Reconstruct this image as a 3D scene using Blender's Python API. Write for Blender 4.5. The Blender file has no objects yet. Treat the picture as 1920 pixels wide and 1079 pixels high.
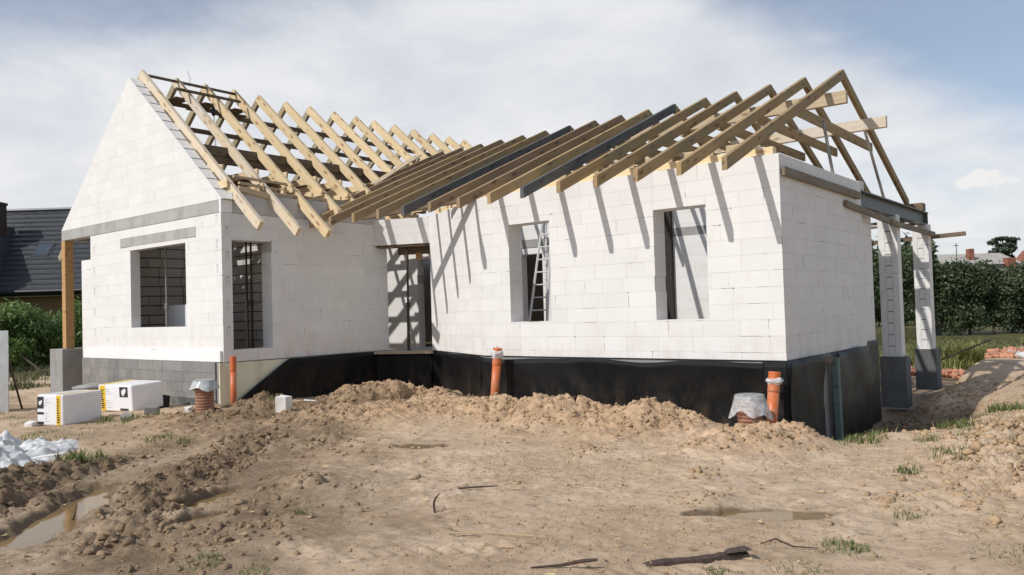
import bpy, math, random
import numpy as np
from mathutils import Matrix, Vector

# ------------------------------------------------------------------ camera, world, sun, exposure
S = bpy.context.scene
COL = S.collection
cam_d = bpy.data.cameras.new('camera'); cam = bpy.data.objects.new('camera', cam_d); COL.objects.link(cam)
CR = Vector((0.7758, 0.6303, -0.0296)); CF = Vector((-0.6294, 0.7766, 0.0280)).normalized()
CU = CR.cross(CF).normalized(); CR = CF.cross(CU).normalized()
CP = Vector((13.7276, -8.2463, 0.8321))
cam.matrix_world = Matrix(((CR.x, CU.x, -CF.x, CP.x), (CR.y, CU.y, -CF.y, CP.y), (CR.z, CU.z, -CF.z, CP.z), (0, 0, 0, 1)))
cam_d.sensor_width = 36; cam_d.lens = 36 * 1493.04 / 1920; cam_d.clip_end = 2000; cam_d.clip_start = 0.05
S.camera = cam
SUN = Vector((0.33, 1.0, -0.955)).normalized()      # direction the light travels
W = bpy.data.worlds.new('World'); S.world = W; W.use_nodes = True
wn, wl = W.node_tree.nodes, W.node_tree.links
wn.clear()
def N(nodes, t, **k):
    n = nodes.new(t)
    for a, b in k.items(): setattr(n, a, b)
    return n
out = N(wn, 'ShaderNodeOutputWorld'); bg = N(wn, 'ShaderNodeBackground'); bg.inputs[1].default_value = 0.11
sky = N(wn, 'ShaderNodeTexSky', sky_type='NISHITA', sun_disc=False)
sky.sun_elevation = math.asin(-SUN.z); sky.sun_rotation = math.atan2(-SUN.x, -SUN.y)
sky.air_density = 1.0; sky.dust_density = 0.6; sky.ozone_density = 1.5
tc = N(wn, 'ShaderNodeTexCoord')
sep = N(wn, 'ShaderNodeSeparateXYZ'); wl.new(tc.outputs['Generated'], sep.inputs[0])
def wmath(op, a, b=None, c=None):
    n = N(wn, 'ShaderNodeMath', operation=op)
    for i, x in enumerate((a, b, c)):
        if x is None: continue
        if isinstance(x, (int, float)): n.inputs[i].default_value = x
        else: wl.new(x, n.inputs[i])
    return n.outputs[0]
zc = wmath('ADD', wmath('MAXIMUM', sep.outputs[2], 0.0), 0.22)
cx = wmath('DIVIDE', sep.outputs[0], zc); cy = wmath('DIVIDE', sep.outputs[1], zc)
comb = N(wn, 'ShaderNodeCombineXYZ'); wl.new(cx, comb.inputs[0]); wl.new(cy, comb.inputs[1])
def wnoise(scale, detail, rough, off, dist=0.0, vec=None):
    m = N(wn, 'ShaderNodeMapping'); m.inputs['Location'].default_value = off
    wl.new(vec or comb.outputs[0], m.inputs[0])
    n = N(wn, 'ShaderNodeTexNoise'); n.inputs['Scale'].default_value = scale; n.inputs['Detail'].default_value = detail
    n.inputs['Roughness'].default_value = rough; n.inputs['Distortion'].default_value = dist
    wl.new(m.outputs[0], n.inputs['Vector']); return n.outputs['Fac']
n1 = wnoise(0.9, 8, 0.56, (3.1, 7.7, 0), 0.25); n2 = wnoise(3.4, 7, 0.6, (1.3, 2.2, 0), 0.4)
cov = wmath('ADD', wmath('MULTIPLY', n1, 0.75), wmath('MULTIPLY', n2, 0.25))
# one large cloud bank fills the north-west; its upper edge arches, and it thins out towards the north-east
zb = wmath('MULTIPLY_ADD', wmath('ABSOLUTE', wmath('ADD', sep.outputs[0], 0.60)), -0.52, 0.472)
bank = wmath('MULTIPLY', wmath('SUBTRACT', zb, sep.outputs[2]), 3.0)
bank = wmath('MAXIMUM', wmath('MINIMUM', bank, 0.24), -0.20)
thin = wmath('MULTIPLY', wmath('MAXIMUM', wmath('ADD', sep.outputs[0], 0.50), 0.0), -0.30)
cov = wmath('ADD', wmath('ADD', cov, bank), wmath('MAXIMUM', thin, -0.15))
mr = N(wn, 'ShaderNodeMapRange', interpolation_type='SMOOTHSTEP'); wl.new(cov, mr.inputs[0])
mr.inputs[1].default_value = 0.34; mr.inputs[2].default_value = 0.70; mr.inputs[3].default_value = 0.24; mr.inputs[4].default_value = 0.98
# a small puffy cumulus low in the north
gx_ = wmath('DIVIDE', wmath('SUBTRACT', sep.outputs[0], -0.142), 0.034); gz_ = wmath('DIVIDE', wmath('SUBTRACT', sep.outputs[2], 0.124), 0.0135)
gy_ = wmath('GREATER_THAN', sep.outputs[1], 0.0)
n4 = wnoise(42, 5, 0.6, (5.0, 1.0, 0), 0.3, tc.outputs['Generated'])
pf = wmath('SUBTRACT', wmath('ADD', wmath('MULTIPLY', n4, 3.4), -0.85), wmath('ADD', wmath('MULTIPLY', gx_, gx_), wmath('MULTIPLY', gz_, gz_)))
puff = N(wn, 'ShaderNodeMapRange', interpolation_type='SMOOTHSTEP'); wl.new(pf, puff.inputs[0]); puff.inputs[1].default_value = -0.05; puff.inputs[2].default_value = 0.45
puffm = wmath('MULTIPLY', puff.outputs[0], gy_)
n3 = wnoise(1.5, 8, 0.6, (11.0, 4.0, 0), 0.3)
cr = N(wn, 'ShaderNodeMapRange'); wl.new(n3, cr.inputs[0])
cr.inputs[1].default_value = 0.32; cr.inputs[2].default_value = 0.60; cr.inputs[3].default_value = 0.0; cr.inputs[4].default_value = 1.0
cmix = N(wn, 'ShaderNodeMix', data_type='RGBA'); wl.new(cr.outputs[0], cmix.inputs[0])
cmix.inputs[6].default_value = (5.9, 6.2, 6.8, 1); cmix.inputs[7].default_value = (7.7, 7.75, 7.9, 1)
smix = N(wn, 'ShaderNodeMix', data_type='RGBA'); wl.new(mr.outputs[0], smix.inputs[0])
wl.new(sky.outputs[0], smix.inputs[6]); wl.new(cmix.outputs[2], smix.inputs[7])
pmix = N(wn, 'ShaderNodeMix', data_type='RGBA'); wl.new(puffm, pmix.inputs[0]); wl.new(smix.outputs[2], pmix.inputs[6]); pmix.inputs[7].default_value = (7.9, 7.85, 7.8, 1)
wl.new(pmix.outputs[2], bg.inputs[0]); wl.new(bg.outputs[0], out.inputs[0])
sd = bpy.data.lights.new('sun', 'SUN'); sd.energy = 3.3; sd.angle = math.radians(0.53); sd.color = (1.0, 0.968, 0.922)
so = bpy.data.objects.new('sun', sd); COL.objects.link(so); so.location = (0, -20, 30)
so.rotation_euler = SUN.to_track_quat('-Z', 'Y').to_euler()
S.view_settings.view_transform = 'Standard'; S.view_settings.look = 'None'
S.view_settings.exposure = 0.0; S.view_settings.gamma = 1.0; S.view_settings.use_curve_mapping = False

# ------------------------------------------------------------------ helpers
RNG = random.Random(7); NP = np.random.default_rng(11)
V = Vector
class MB:
    def __init__(s): s.v = []; s.f = []; s.t = []; s.uv = None
    def add(s, vs, fs, tone=0.5):
        b = len(s.v); s.v += [tuple(p) for p in vs]; s.t += [tone] * len(vs); s.f += [tuple(i + b for i in f) for f in fs]
    def hexa(s, p, tone=0.5):   # p: 4 bottom, 4 top (ccw)
        s.add(p, [(3, 2, 1, 0), (4, 5, 6, 7), (0, 1, 5, 4), (1, 2, 6, 5), (2, 3, 7, 6), (3, 0, 4, 7)], tone)
    def box(s, x0, x1, y0, y1, z0, z1, tone=0.5):
        s.hexa([(x0, y0, z0), (x1, y0, z0), (x1, y1, z0), (x0, y1, z0), (x0, y0, z1), (x1, y0, z1), (x1, y1, z1), (x0, y1, z1)], tone)
    def prism(s, front, vec, tone=0.5):   # front: ccw seen from outside; vec: towards the back
        n = len(front); vec = V(vec)
        s.add([V(p) for p in front] + [V(p) + vec for p in front],
              [tuple(range(n)), tuple(range(2 * n - 1, n - 1, -1))] + [(i, i + n, (i + 1) % n + n, (i + 1) % n) for i in range(n)], tone)
    def tube(s, pts, r, n=8, tone=0.5, cap=True):
        pts = [V(p) for p in pts]; rs = r if isinstance(r, (list, tuple)) else [r] * len(pts)
        vs = []
        for i, p in enumerate(pts):
            d = (pts[min(i + 1, len(pts) - 1)] - pts[max(i - 1, 0)]).normalized()
            a = d.orthogonal().normalized() if i == 0 else (a - d * a.dot(d)).normalized()
            b = d.cross(a)
            vs += [p + (a * math.cos(2 * math.pi * k / n) + b * math.sin(2 * math.pi * k / n)) * rs[i] for k in range(n)]
        fs = [(i * n + k, i * n + (k + 1) % n, (i + 1) * n + (k + 1) % n, (i + 1) * n + k) for i in range(len(pts) - 1) for k in range(n)]
        if cap: fs += [tuple(range(n - 1, -1, -1)), tuple(range((len(pts) - 1) * n, len(pts) * n))]
        s.add(vs, fs, tone)
    def build(s, name, m, parent=None, smooth=False, bevel=0.0, matrix=None):
        me = bpy.data.meshes.new(name); me.from_pydata(s.v, [], s.f)
        at = me.attributes.new('tone', 'FLOAT', 'POINT'); at.data.foreach_set('value', s.t)
        if smooth: me.polygons.foreach_set('use_smooth', [True] * len(me.polygons))
        me.materials.append(m); me.update()
        o = bpy.data.objects.new(name, me); COL.objects.link(o)
        if parent is not None: o.parent = parent
        if matrix is not None: o.matrix_local = matrix
        if bevel:
            b = o.modifiers.new('bevel', 'BEVEL'); b.width = bevel; b.segments = 1; b.limit_method = 'ANGLE'
        return o
def np_mesh(name, v, f, m, parent=None, tone=None, smooth=False, attrs=None):
    me = bpy.data.meshes.new(name); k = f.shape[1]
    me.vertices.add(len(v)); me.vertices.foreach_set('co', np.ascontiguousarray(v, dtype=np.float32).ravel())
    me.loops.add(f.size); me.loops.foreach_set('vertex_index', np.ascontiguousarray(f, dtype=np.int32).ravel())
    me.polygons.add(len(f)); me.polygons.foreach_set('loop_start', np.arange(0, f.size, k, dtype=np.int32))
    try: me.polygons.foreach_set('loop_total', np.full(len(f), k, dtype=np.int32))
    except Exception: pass
    if smooth: me.polygons.foreach_set('use_smooth', np.ones(len(f), dtype=bool))
    for an, av in list((attrs or {}).items()) + ([('tone', tone)] if tone is not None else []):
        a = me.attributes.new(an, 'FLOAT', 'POINT'); a.data.foreach_set('value', np.ascontiguousarray(av, dtype=np.float32))
    me.materials.append(m); me.update(); me.validate()
    o = bpy.data.objects.new(name, me); COL.objects.link(o)
    if parent is not None: o.parent = parent
    return o
def thing(name, label, cat, loc=(0, 0, 0), group=None):
    o = bpy.data.objects.new(name, None); COL.objects.link(o); o.location = loc; o.empty_display_size = 0.2
    o['label'] = label; o['category'] = cat
    if group: o['group'] = group
    return o
def tag(o, label, cat, group=None):
    o['label'] = label; o['category'] = cat
    if group: o['group'] = group
    return o
def beam(name, p0, p1, w, h, m, parent, plumb=True, up=(0, 0, 1), side=0.0, base=None):
    """timber whose TOP edge centre runs p0 > p1; local X along the grain"""
    p0, p1 = V(p0), V(p1); x = (p1 - p0).normalized(); y = V(up).cross(x).normalized(); z = x.cross(y)
    L = (p1 - p0).length; hh = h
    mb = MB()
    sx = (-h * x.z / max(z.z, 0.2)) if plumb else 0.0     # plumb cut: shift the bottom along the grain
    a, b = -w / 2 + side, w / 2 + side
    mb.hexa([(sx, a, -h), (L + sx, a, -h), (L + sx, b, -h), (sx, b, -h), (0, a, 0), (L, a, 0), (L, b, 0), (0, b, 0)], RNG.random())
    M = Matrix(((x.x, y.x, z.x, p0.x), (x.y, y.y, z.y, p0.y), (x.z, y.z, z.z, p0.z), (0, 0, 0, 1)))
    if base is not None: M = base @ M
    return mb.build(name, m, parent, bevel=0.004, matrix=M)

# ------------------------------------------------------------------ materials
def mat(name):
    m = bpy.data.materials.new(name); m.use_nodes = True; nt = m.node_tree; nt.nodes.clear()
    o = nt.nodes.new('ShaderNodeOutputMaterial'); p = nt.nodes.new('ShaderNodeBsdfPrincipled')
    nt.links.new(p.outputs[0], o.inputs[0]); p.inputs['Roughness'].default_value = 0.85
    return m, nt, p, o
class NT:
    def __init__(s, nt): s.nt = nt; s.n = nt.nodes; s.l = nt.links
    def set(s, inp, x):
        if isinstance(x, bpy.types.NodeSocket): s.l.new(x, inp)
        else: inp.default_value = x
    def pos(s): return s.n.new('ShaderNodeNewGeometry').outputs['Position']
    def obj(s): return s.n.new('ShaderNodeTexCoord').outputs['Object']
    def uv(s): return s.n.new('ShaderNodeTexCoord').outputs['UV']
    def rnd(s): return s.n.new('ShaderNodeObjectInfo').outputs['Random']
    def attr(s, a):
        n = s.n.new('ShaderNodeAttribute'); n.attribute_name = a; return n.outputs['Fac']
    def map(s, v, scale=(1, 1, 1), loc=(0, 0, 0)):
        n = s.n.new('ShaderNodeMapping'); s.l.new(v, n.inputs[0]); n.inputs['Scale'].default_value = scale; s.set(n.inputs['Location'], loc); return n.outputs[0]
    def noise(s, v, scale, detail=4, rough=0.55, dist=0.0):
        n = s.n.new('ShaderNodeTexNoise'); s.l.new(v, n.inputs['Vector']); n.inputs['Scale'].default_value = scale
        n.inputs['Detail'].default_value = detail; n.inputs['Roughness'].default_value = rough; n.inputs['Distortion'].default_value = dist; return n.outputs['Fac']
    def voro(s, v, scale, feature='F1'):
        n = s.n.new('ShaderNodeTexVoronoi'); n.feature = feature; s.l.new(v, n.inputs['Vector']); n.inputs['Scale'].default_value = scale; return n.outputs['Distance']
    def rng(s, x, a, b, c=0.0, d=1.0):
        n = s.n.new('ShaderNodeMapRange'); s.l.new(x, n.inputs[0])
        for i, q in enumerate((a, b, c, d)): n.inputs[i + 1].default_value = q
        return n.outputs[0]
    def math(s, op, a, b=0.0, c=None):
        n = s.n.new('ShaderNodeMath'); n.operation = op; s.set(n.inputs[0], a); s.set(n.inputs[1], b)
        if c is not None: s.set(n.inputs[2], c)
        return n.outputs[0]
    def mix(s, f, a, b, mode='MIX'):
        n = s.n.new('ShaderNodeMix'); n.data_type = 'RGBA'; n.blend_type = mode
        s.set(n.inputs[0], f)
        for i, q in ((6, a), (7, b)):
            if isinstance(q, tuple): n.inputs[i].default_value = q + ((1,) if len(q) == 3 else ())
            else: s.l.new(q, n.inputs[i])
        return n.outputs[2]
    def bump(s, p, h, strength=0.3, dist=0.01):
        n = s.n.new('ShaderNodeBump'); n.inputs['Strength'].default_value = strength; n.inputs['Distance'].default_value = dist
        s.l.new(h, n.inputs['Height']); s.l.new(n.outputs[0], p.inputs['Normal']); return n

def m_block(name, c0, c1, stain, srange=(0.52, 0.75), bump=0.25, tonegain=0.12, rough=0.92):
    m, nt, p, o = mat(name); q = NT(nt); P = q.pos()
    base = q.mix(q.rng(q.noise(P, 2.3, 6, 0.6), 0.3, 0.7), c0, c1)
    st = q.rng(q.noise(q.map(P, (1.6, 1.6, 0.7)), 1.5, 7, 0.68), srange[0], srange[1])
    base = q.mix(q.math('MULTIPLY', st, 0.8), base, stain)
    t = q.rng(q.attr('tone'), 0, 1, 1 - tonegain, 1.0)
    g = q.mix(1.0, base, q.mix(t, (0, 0, 0), (1, 1, 1)), 'MULTIPLY')
    if name == 'aerated_block':
        sz = q.n.new('ShaderNodeSeparateXYZ'); q.l.new(P, sz.inputs[0])
        dirt = q.math('MULTIPLY', q.rng(sz.outputs[2], 0.0, 0.75, 1.0, 0.0), q.rng(q.noise(q.map(P, (1.5, 1.5, 0.6)), 2.2, 7, 0.7), 0.46, 0.72, 0.0, 0.42))
        g = q.mix(dirt, g, (0.50, 0.40, 0.29))
    sp = q.rng(q.noise(P, 55, 2, 0.5), 0.62, 0.72, 0, 0.35); g = q.mix(sp, g, stain)
    q.set(p.inputs['Base Color'], g); p.inputs['Roughness'].default_value = rough
    q.bump(p, q.math('ADD', q.noise(P, 90, 3, 0.6), q.math('MULTIPLY', q.noise(P, 8, 3), 1.5)), bump, 0.004)
    return m
M_AAC = m_block('aerated_block', (0.82, 0.803, 0.778), (0.77, 0.753, 0.724), (0.62, 0.58, 0.52), (0.58, 0.84), 0.3, 0.055)
M_MORT = m_block('mortar', (0.58, 0.56, 0.53), (0.46, 0.44, 0.41), (0.36, 0.34, 0.31), tonegain=0)
M_MORTD = m_block('joint_shadow', (0.26, 0.25, 0.23), (0.17, 0.16, 0.15), (0.10, 0.10, 0.09), tonegain=0)
M_RING = m_block('beam_concrete', (0.50, 0.49, 0.465), (0.40, 0.39, 0.37), (0.30, 0.29, 0.27), (0.46, 0.7), 0.6, 0.1)
M_CONC = m_block('cast_concrete', (0.40, 0.39, 0.37), (0.31, 0.30, 0.285), (0.24, 0.23, 0.215), (0.45, 0.7), 0.5, 0.15)
M_LCONC = m_block('pale_concrete', (0.60, 0.585, 0.56), (0.52, 0.505, 0.48), (0.42, 0.40, 0.38), (0.5, 0.8), 0.4, 0.1)
M_DKPL = m_block('dark_concrete', (0.175, 0.178, 0.172), (0.12, 0.123, 0.12), (0.08, 0.08, 0.078), (0.45, 0.7), 0.5, 0.1)  # darker grey concrete for the column plinths
M_GREY = m_block('concrete_block', (0.30, 0.285, 0.265), (0.235, 0.225, 0.21), (0.38, 0.355, 0.32), (0.5, 0.8), 0.6, 0.25)
M_INNER = m_block('inner_block', (0.74, 0.71, 0.67), (0.66, 0.63, 0.59), (0.50, 0.47, 0.43), (0.5, 0.8), 0.3, 0.18)
M_DARKJ = m_block('open_joint', (0.03, 0.028, 0.025), (0.02, 0.02, 0.02), (0.04, 0.04, 0.035), tonegain=0)
M_XPS = m_block('white_foam', (0.86, 0.86, 0.85), (0.83, 0.83, 0.82), (0.74, 0.72, 0.69), (0.6, 0.85), 0.15, 0.03)
M_PANEL = m_block('green_foam', (0.80, 0.79, 0.60), (0.72, 0.71, 0.53), (0.66, 0.50, 0.34), (0.5, 0.72), 0.2, 0.05)

M_SANDF = m_block('sand_fill', (0.45, 0.36, 0.26), (0.38, 0.30, 0.21), (0.25, 0.19, 0.13), tonegain=0)
def m_wood(name, light, dark, knot, tonegain=0.25, rough=0.75, grey=None):
    m, nt, p, o = mat(name); q = NT(nt); O = q.obj()
    r = q.rnd(); off = q.n.new('ShaderNodeCombineXYZ'); q.set(off.inputs[0], q.math('MULTIPLY', r, 37.0)); q.set(off.inputs[1], q.math('MULTIPLY', r, 11.0))
    add = q.n.new('ShaderNodeVectorMath'); add.operation = 'ADD'; q.l.new(O, add.inputs[0]); q.l.new(off.outputs[0], add.inputs[1]); O = add.outputs[0]
    grain = q.noise(q.map(O, (1.2, 38, 38)), 1.0, 5, 0.6, 0.6)
    wide = q.noise(q.map(O, (0.7, 6, 6)), 1.0, 4, 0.6)
    c = q.mix(q.rng(grain, 0.35, 0.68), light, dark)
    c = q.mix(q.rng(wide, 0.42, 0.75, 0, 0.55), c, dark)
    k = q.voro(q.map(O, (2.6, 8.0, 8.0)), 1.0); c = q.mix(q.rng(k, 0.12, 0.30, 0.9, 0.0), c, knot)
    if grey: c = q.mix(q.rng(q.noise(O, 1.3, 5, 0.65), 0.45, 0.68, 0, 0.7), c, grey)
    c = q.mix(1.0, c, q.mix(q.rng(r, 0, 1, 1 - tonegain, 1.0), (0, 0, 0), (1, 1, 1)), 'MULTIPLY')
    q.set(p.inputs['Base Color'], c); p.inputs['Roughness'].default_value = rough
    q.bump(p, grain, 0.35, 0.003)
    return m
M_PINE = m_wood('fresh_pine', (0.86, 0.69, 0.43), (0.76, 0.56, 0.31), (0.34, 0.18, 0.08), 0.16)
M_PINEOLD = m_wood('greyed_pine', (0.80, 0.67, 0.48), (0.64, 0.50, 0.33), (0.32, 0.19, 0.10), 0.12, grey=(0.66, 0.62, 0.56))
M_TREAT = m_wood('treated_timber', (0.52, 0.365, 0.180), (0.38, 0.250, 0.110), (0.16, 0.09, 0.04), 0.36, grey=(0.36, 0.29, 0.18))
M_TREATR = m_wood('reddish_timber', (0.44, 0.305, 0.175), (0.31, 0.20, 0.11), (0.14, 0.075, 0.04), 0.2)
M_OLDR = m_wood('olive_pine', (0.46, 0.38, 0.24), (0.34, 0.26, 0.15), (0.16, 0.10, 0.05), 0.2, grey=(0.36, 0.33, 0.27))
M_DARKW = m_wood('charcoal_timber', (0.125, 0.128, 0.125), (0.080, 0.082, 0.082), (0.03, 0.03, 0.03), 0.2, grey=(0.16, 0.15, 0.13))
M_BROWN = m_wood('brown_timber', (0.22, 0.155, 0.095), (0.13, 0.09, 0.056), (0.04, 0.025, 0.015), 0.25)
M_PALE = m_wood('pale_board', (0.62, 0.50, 0.34), (0.50, 0.38, 0.23), (0.25, 0.15, 0.08), 0.2)
M_FORM = m_wood('form_board', (0.26, 0.20, 0.13), (0.17, 0.13, 0.085), (0.08, 0.05, 0.03), 0.3, grey=(0.25, 0.24, 0.21))
M_ORWOOD = m_wood('glued_post', (0.60, 0.36, 0.15), (0.47, 0.26, 0.10), (0.30, 0.14, 0.05), 0.1)

def m_plain(name, c, rough=0.5, metal=0.0, vary=0.15, bump=0.0, scale=6.0):
    m, nt, p, o = mat(name); q = NT(nt); P = q.pos()
    n = q.noise(P, scale, 5, 0.6)
    q.set(p.inputs['Base Color'], q.mix(q.rng(n, 0.3, 0.7), tuple(x * (1 - vary) for x in c), tuple(min(1, x * (1 + vary)) for x in c)))
    p.inputs['Roughness'].default_value = rough; p.inputs['Metallic'].default_value = metal
    if bump: q.bump(p, q.noise(P, scale * 4, 4), bump, 0.01)
    return m
M_STEEL = m_plain('painted_steel', (0.105, 0.108, 0.104), 0.5, 0.0, 0.2, 0.1)
M_PROP = m_plain('rusty_steel', (0.055, 0.038, 0.03), 0.6, 0.3, 0.4, 0.2, 18)
M_PROPL = m_plain('dusty_steel', (0.30, 0.28, 0.25), 0.55, 0.3, 0.3, 0.2, 18)
M_ALU = m_plain('aluminium', (0.76, 0.76, 0.75), 0.45, 0.25, 0.06)
M_ORANGE = m_plain('orange_plastic', (0.72, 0.145, 0.025), 0.38, 0.0, 0.10, 0.0, 9)
def m_dusty(name, c, dirt, rough):
    m, nt, p, o = mat(name); q = NT(nt); P = q.pos(); sz = q.n.new('ShaderNodeSeparateXYZ'); q.l.new(P, sz.inputs[0])
    k = q.math('MULTIPLY', q.rng(sz.outputs[2], -0.75, 0.1, 0.9, 0.25), q.rng(q.noise(P, 9, 6, 0.7), 0.42, 0.66))
    col = q.mix(q.rng(q.noise(P, 5, 4), 0.3, 0.7), tuple(x * 0.88 for x in c), c)
    q.set(p.inputs['Base Color'], q.mix(k, col, dirt)); q.set(p.inputs['Roughness'], q.rng(k, 0, 1, rough, 0.8)); return m
M_ORANGE = m_dusty('orange_plastic', (0.66, 0.140, 0.028), (0.42, 0.29, 0.18), 0.4)
M_TERRA = m_plain('brown_pipe_plastic', (0.33, 0.165, 0.105), 0.5, 0.0, 0.2, 0.0, 9)
M_GREYP = m_plain('grey_plastic', (0.30, 0.31, 0.31), 0.4, 0.0, 0.15)
M_BLACKP = m_plain('black_rubber', (0.015, 0.015, 0.016), 0.5)
M_TEAL = m_wood('teal_paint_wood', (0.16, 0.22, 0.21), (0.12, 0.17, 0.16), (0.08, 0.10, 0.10), 0.05)
M_SHEET = m_plain('galvanised_sheet', (0.55, 0.57, 0.58), 0.4, 0.7, 0.1)
M_WRAP = m_plain('shrink_wrap', (0.84, 0.84, 0.85), 0.22, 0.0, 0.03, 0.25, 5)
M_YEL = m_plain('yellow_print', (0.80, 0.52, 0.03), 0.35, 0.0, 0.05)
M_INK = m_plain('black_print', (0.03, 0.03, 0.035), 0.4, 0.0, 0.1)
M_GINK = m_plain('grey_print', (0.35, 0.38, 0.45), 0.4, 0.0, 0.1)
M_WINK = m_plain('white_print', (0.82, 0.82, 0.82), 0.4, 0.0, 0.02)
M_BRICK = m_plain('broken_brick', (0.50, 0.24, 0.15), 0.9, 0.0, 0.35, 0.3, 3)
M_BARK = m_plain('bark', (0.09, 0.07, 0.05), 0.9, 0.0, 0.3, 0.5, 8)
M_STICK = m_plain('dead_wood', (0.075, 0.05, 0.038), 0.9, 0.0, 0.35, 0.6, 30)
M_STRAW = m_plain('dry_straw', (0.47, 0.36, 0.20), 0.85, 0.0, 0.25, 0.0, 3)
M_CLOTH = m_plain('white_tarpaulin', (0.60, 0.60, 0.585), 0.45, 0.0, 0.22, 0.5, 6)
def m_film(name, c, alpha):
    m, nt, p, o = mat(name); q = NT(nt)
    tr = nt.nodes.new('ShaderNodeBsdfTransparent'); mx = nt.nodes.new('ShaderNodeMixShader')
    a = q.rng(q.noise(q.pos(), 14, 4, 0.6), 0.3, 0.7, alpha - 0.2, alpha + 0.25)
    nt.links.new(a, mx.inputs[0]); nt.links.new(tr.outputs[0], mx.inputs[1]); nt.links.new(p.outputs[0], mx.inputs[2]); nt.links.new(mx.outputs[0], o.inputs[0])
    p.inputs['Base Color'].default_value = c + (1,); p.inputs['Roughness'].default_value = 0.25
    q.bump(p, q.noise(q.pos(), 25, 4, 0.6), 0.5, 0.01); return m
M_FILM = m_film('plastic_film', (0.80, 0.82, 0.83), 0.70)
M_FILMC = m_film('clear_film', (0.78, 0.79, 0.78), 0.45)
M_FILMG = m_film('dusty_film', (0.52, 0.53, 0.52), 0.85)
def m_membrane():
    m, nt, p, o = mat('dimpled_membrane'); q = NT(nt); U = q.uv()
    s = q.n.new('ShaderNodeSeparateXYZ'); q.l.new(U, s.inputs[0])
    k = math.pi / 0.0215
    a = q.math('SINE', q.math('MULTIPLY', s.outputs[0], k)); b = q.math('SINE', q.math('MULTIPLY', s.outputs[1], k))
    h = q.math('MULTIPLY', a, b)
    dust = q.rng(q.noise(q.pos(), 1.8, 6, 0.65), 0.42, 0.75, 0.0, 0.5)
    c = q.mix(dust, (0.007, 0.007, 0.008), (0.022, 0.0215, 0.020))
    sz = q.n.new('ShaderNodeSeparateXYZ'); q.l.new(q.pos(), sz.inputs[0])
    c = q.mix(q.math('MULTIPLY', q.rng(sz.outputs[2], -0.75, -0.15, 1.0, 0.0), q.rng(q.noise(q.map(q.pos(), (1.6, 1.6, 0.8)), 2.4, 7, 0.7), 0.48, 0.74, 0.0, 0.38)), c, (0.16, 0.115, 0.072))
    q.set(p.inputs['Base Color'], c); p.inputs['Roughness'].default_value = 0.36
    p.inputs['Specular IOR Level'].default_value = 0.16; q.bump(p, h, 0.55, 0.005); return m
M_MEMB = m_membrane()
def m_leaf(name, dark, light, trans=0.25, rough=0.55):
    m, nt, p, o = mat(name); q = NT(nt)
    c = q.mix(q.attr('tone'), dark, light); q.set(p.inputs['Base Color'], c); p.inputs['Roughness'].default_value = rough
    tl = nt.nodes.new('ShaderNodeBsdfTranslucent'); q.set(tl.inputs[0], c); mx = nt.nodes.new('ShaderNodeMixShader'); mx.inputs[0].default_value = trans
    nt.links.new(p.outputs[0], mx.inputs[1]); nt.links.new(tl.outputs[0], mx.inputs[2]); nt.links.new(mx.outputs[0], o.inputs[0]); return m
M_LEAFW = m_leaf('willow_leaf', (0.08, 0.14, 0.04), (0.25, 0.36, 0.10))
M_LEAFH = m_leaf('hedge_leaf', (0.055, 0.08, 0.036), (0.115, 0.15, 0.066))
M_NEEDLE = m_leaf('pine_needle', (0.03, 0.05, 0.028), (0.06, 0.085, 0.045), 0.1)
M_GRASS = m_leaf('grass_blade', (0.065, 0.105, 0.022), (0.215, 0.265, 0.075), 0.3)
M_WEED = m_leaf('weed_leaf', (0.16, 0.18, 0.05), (0.36, 0.36, 0.12), 0.3)

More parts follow.
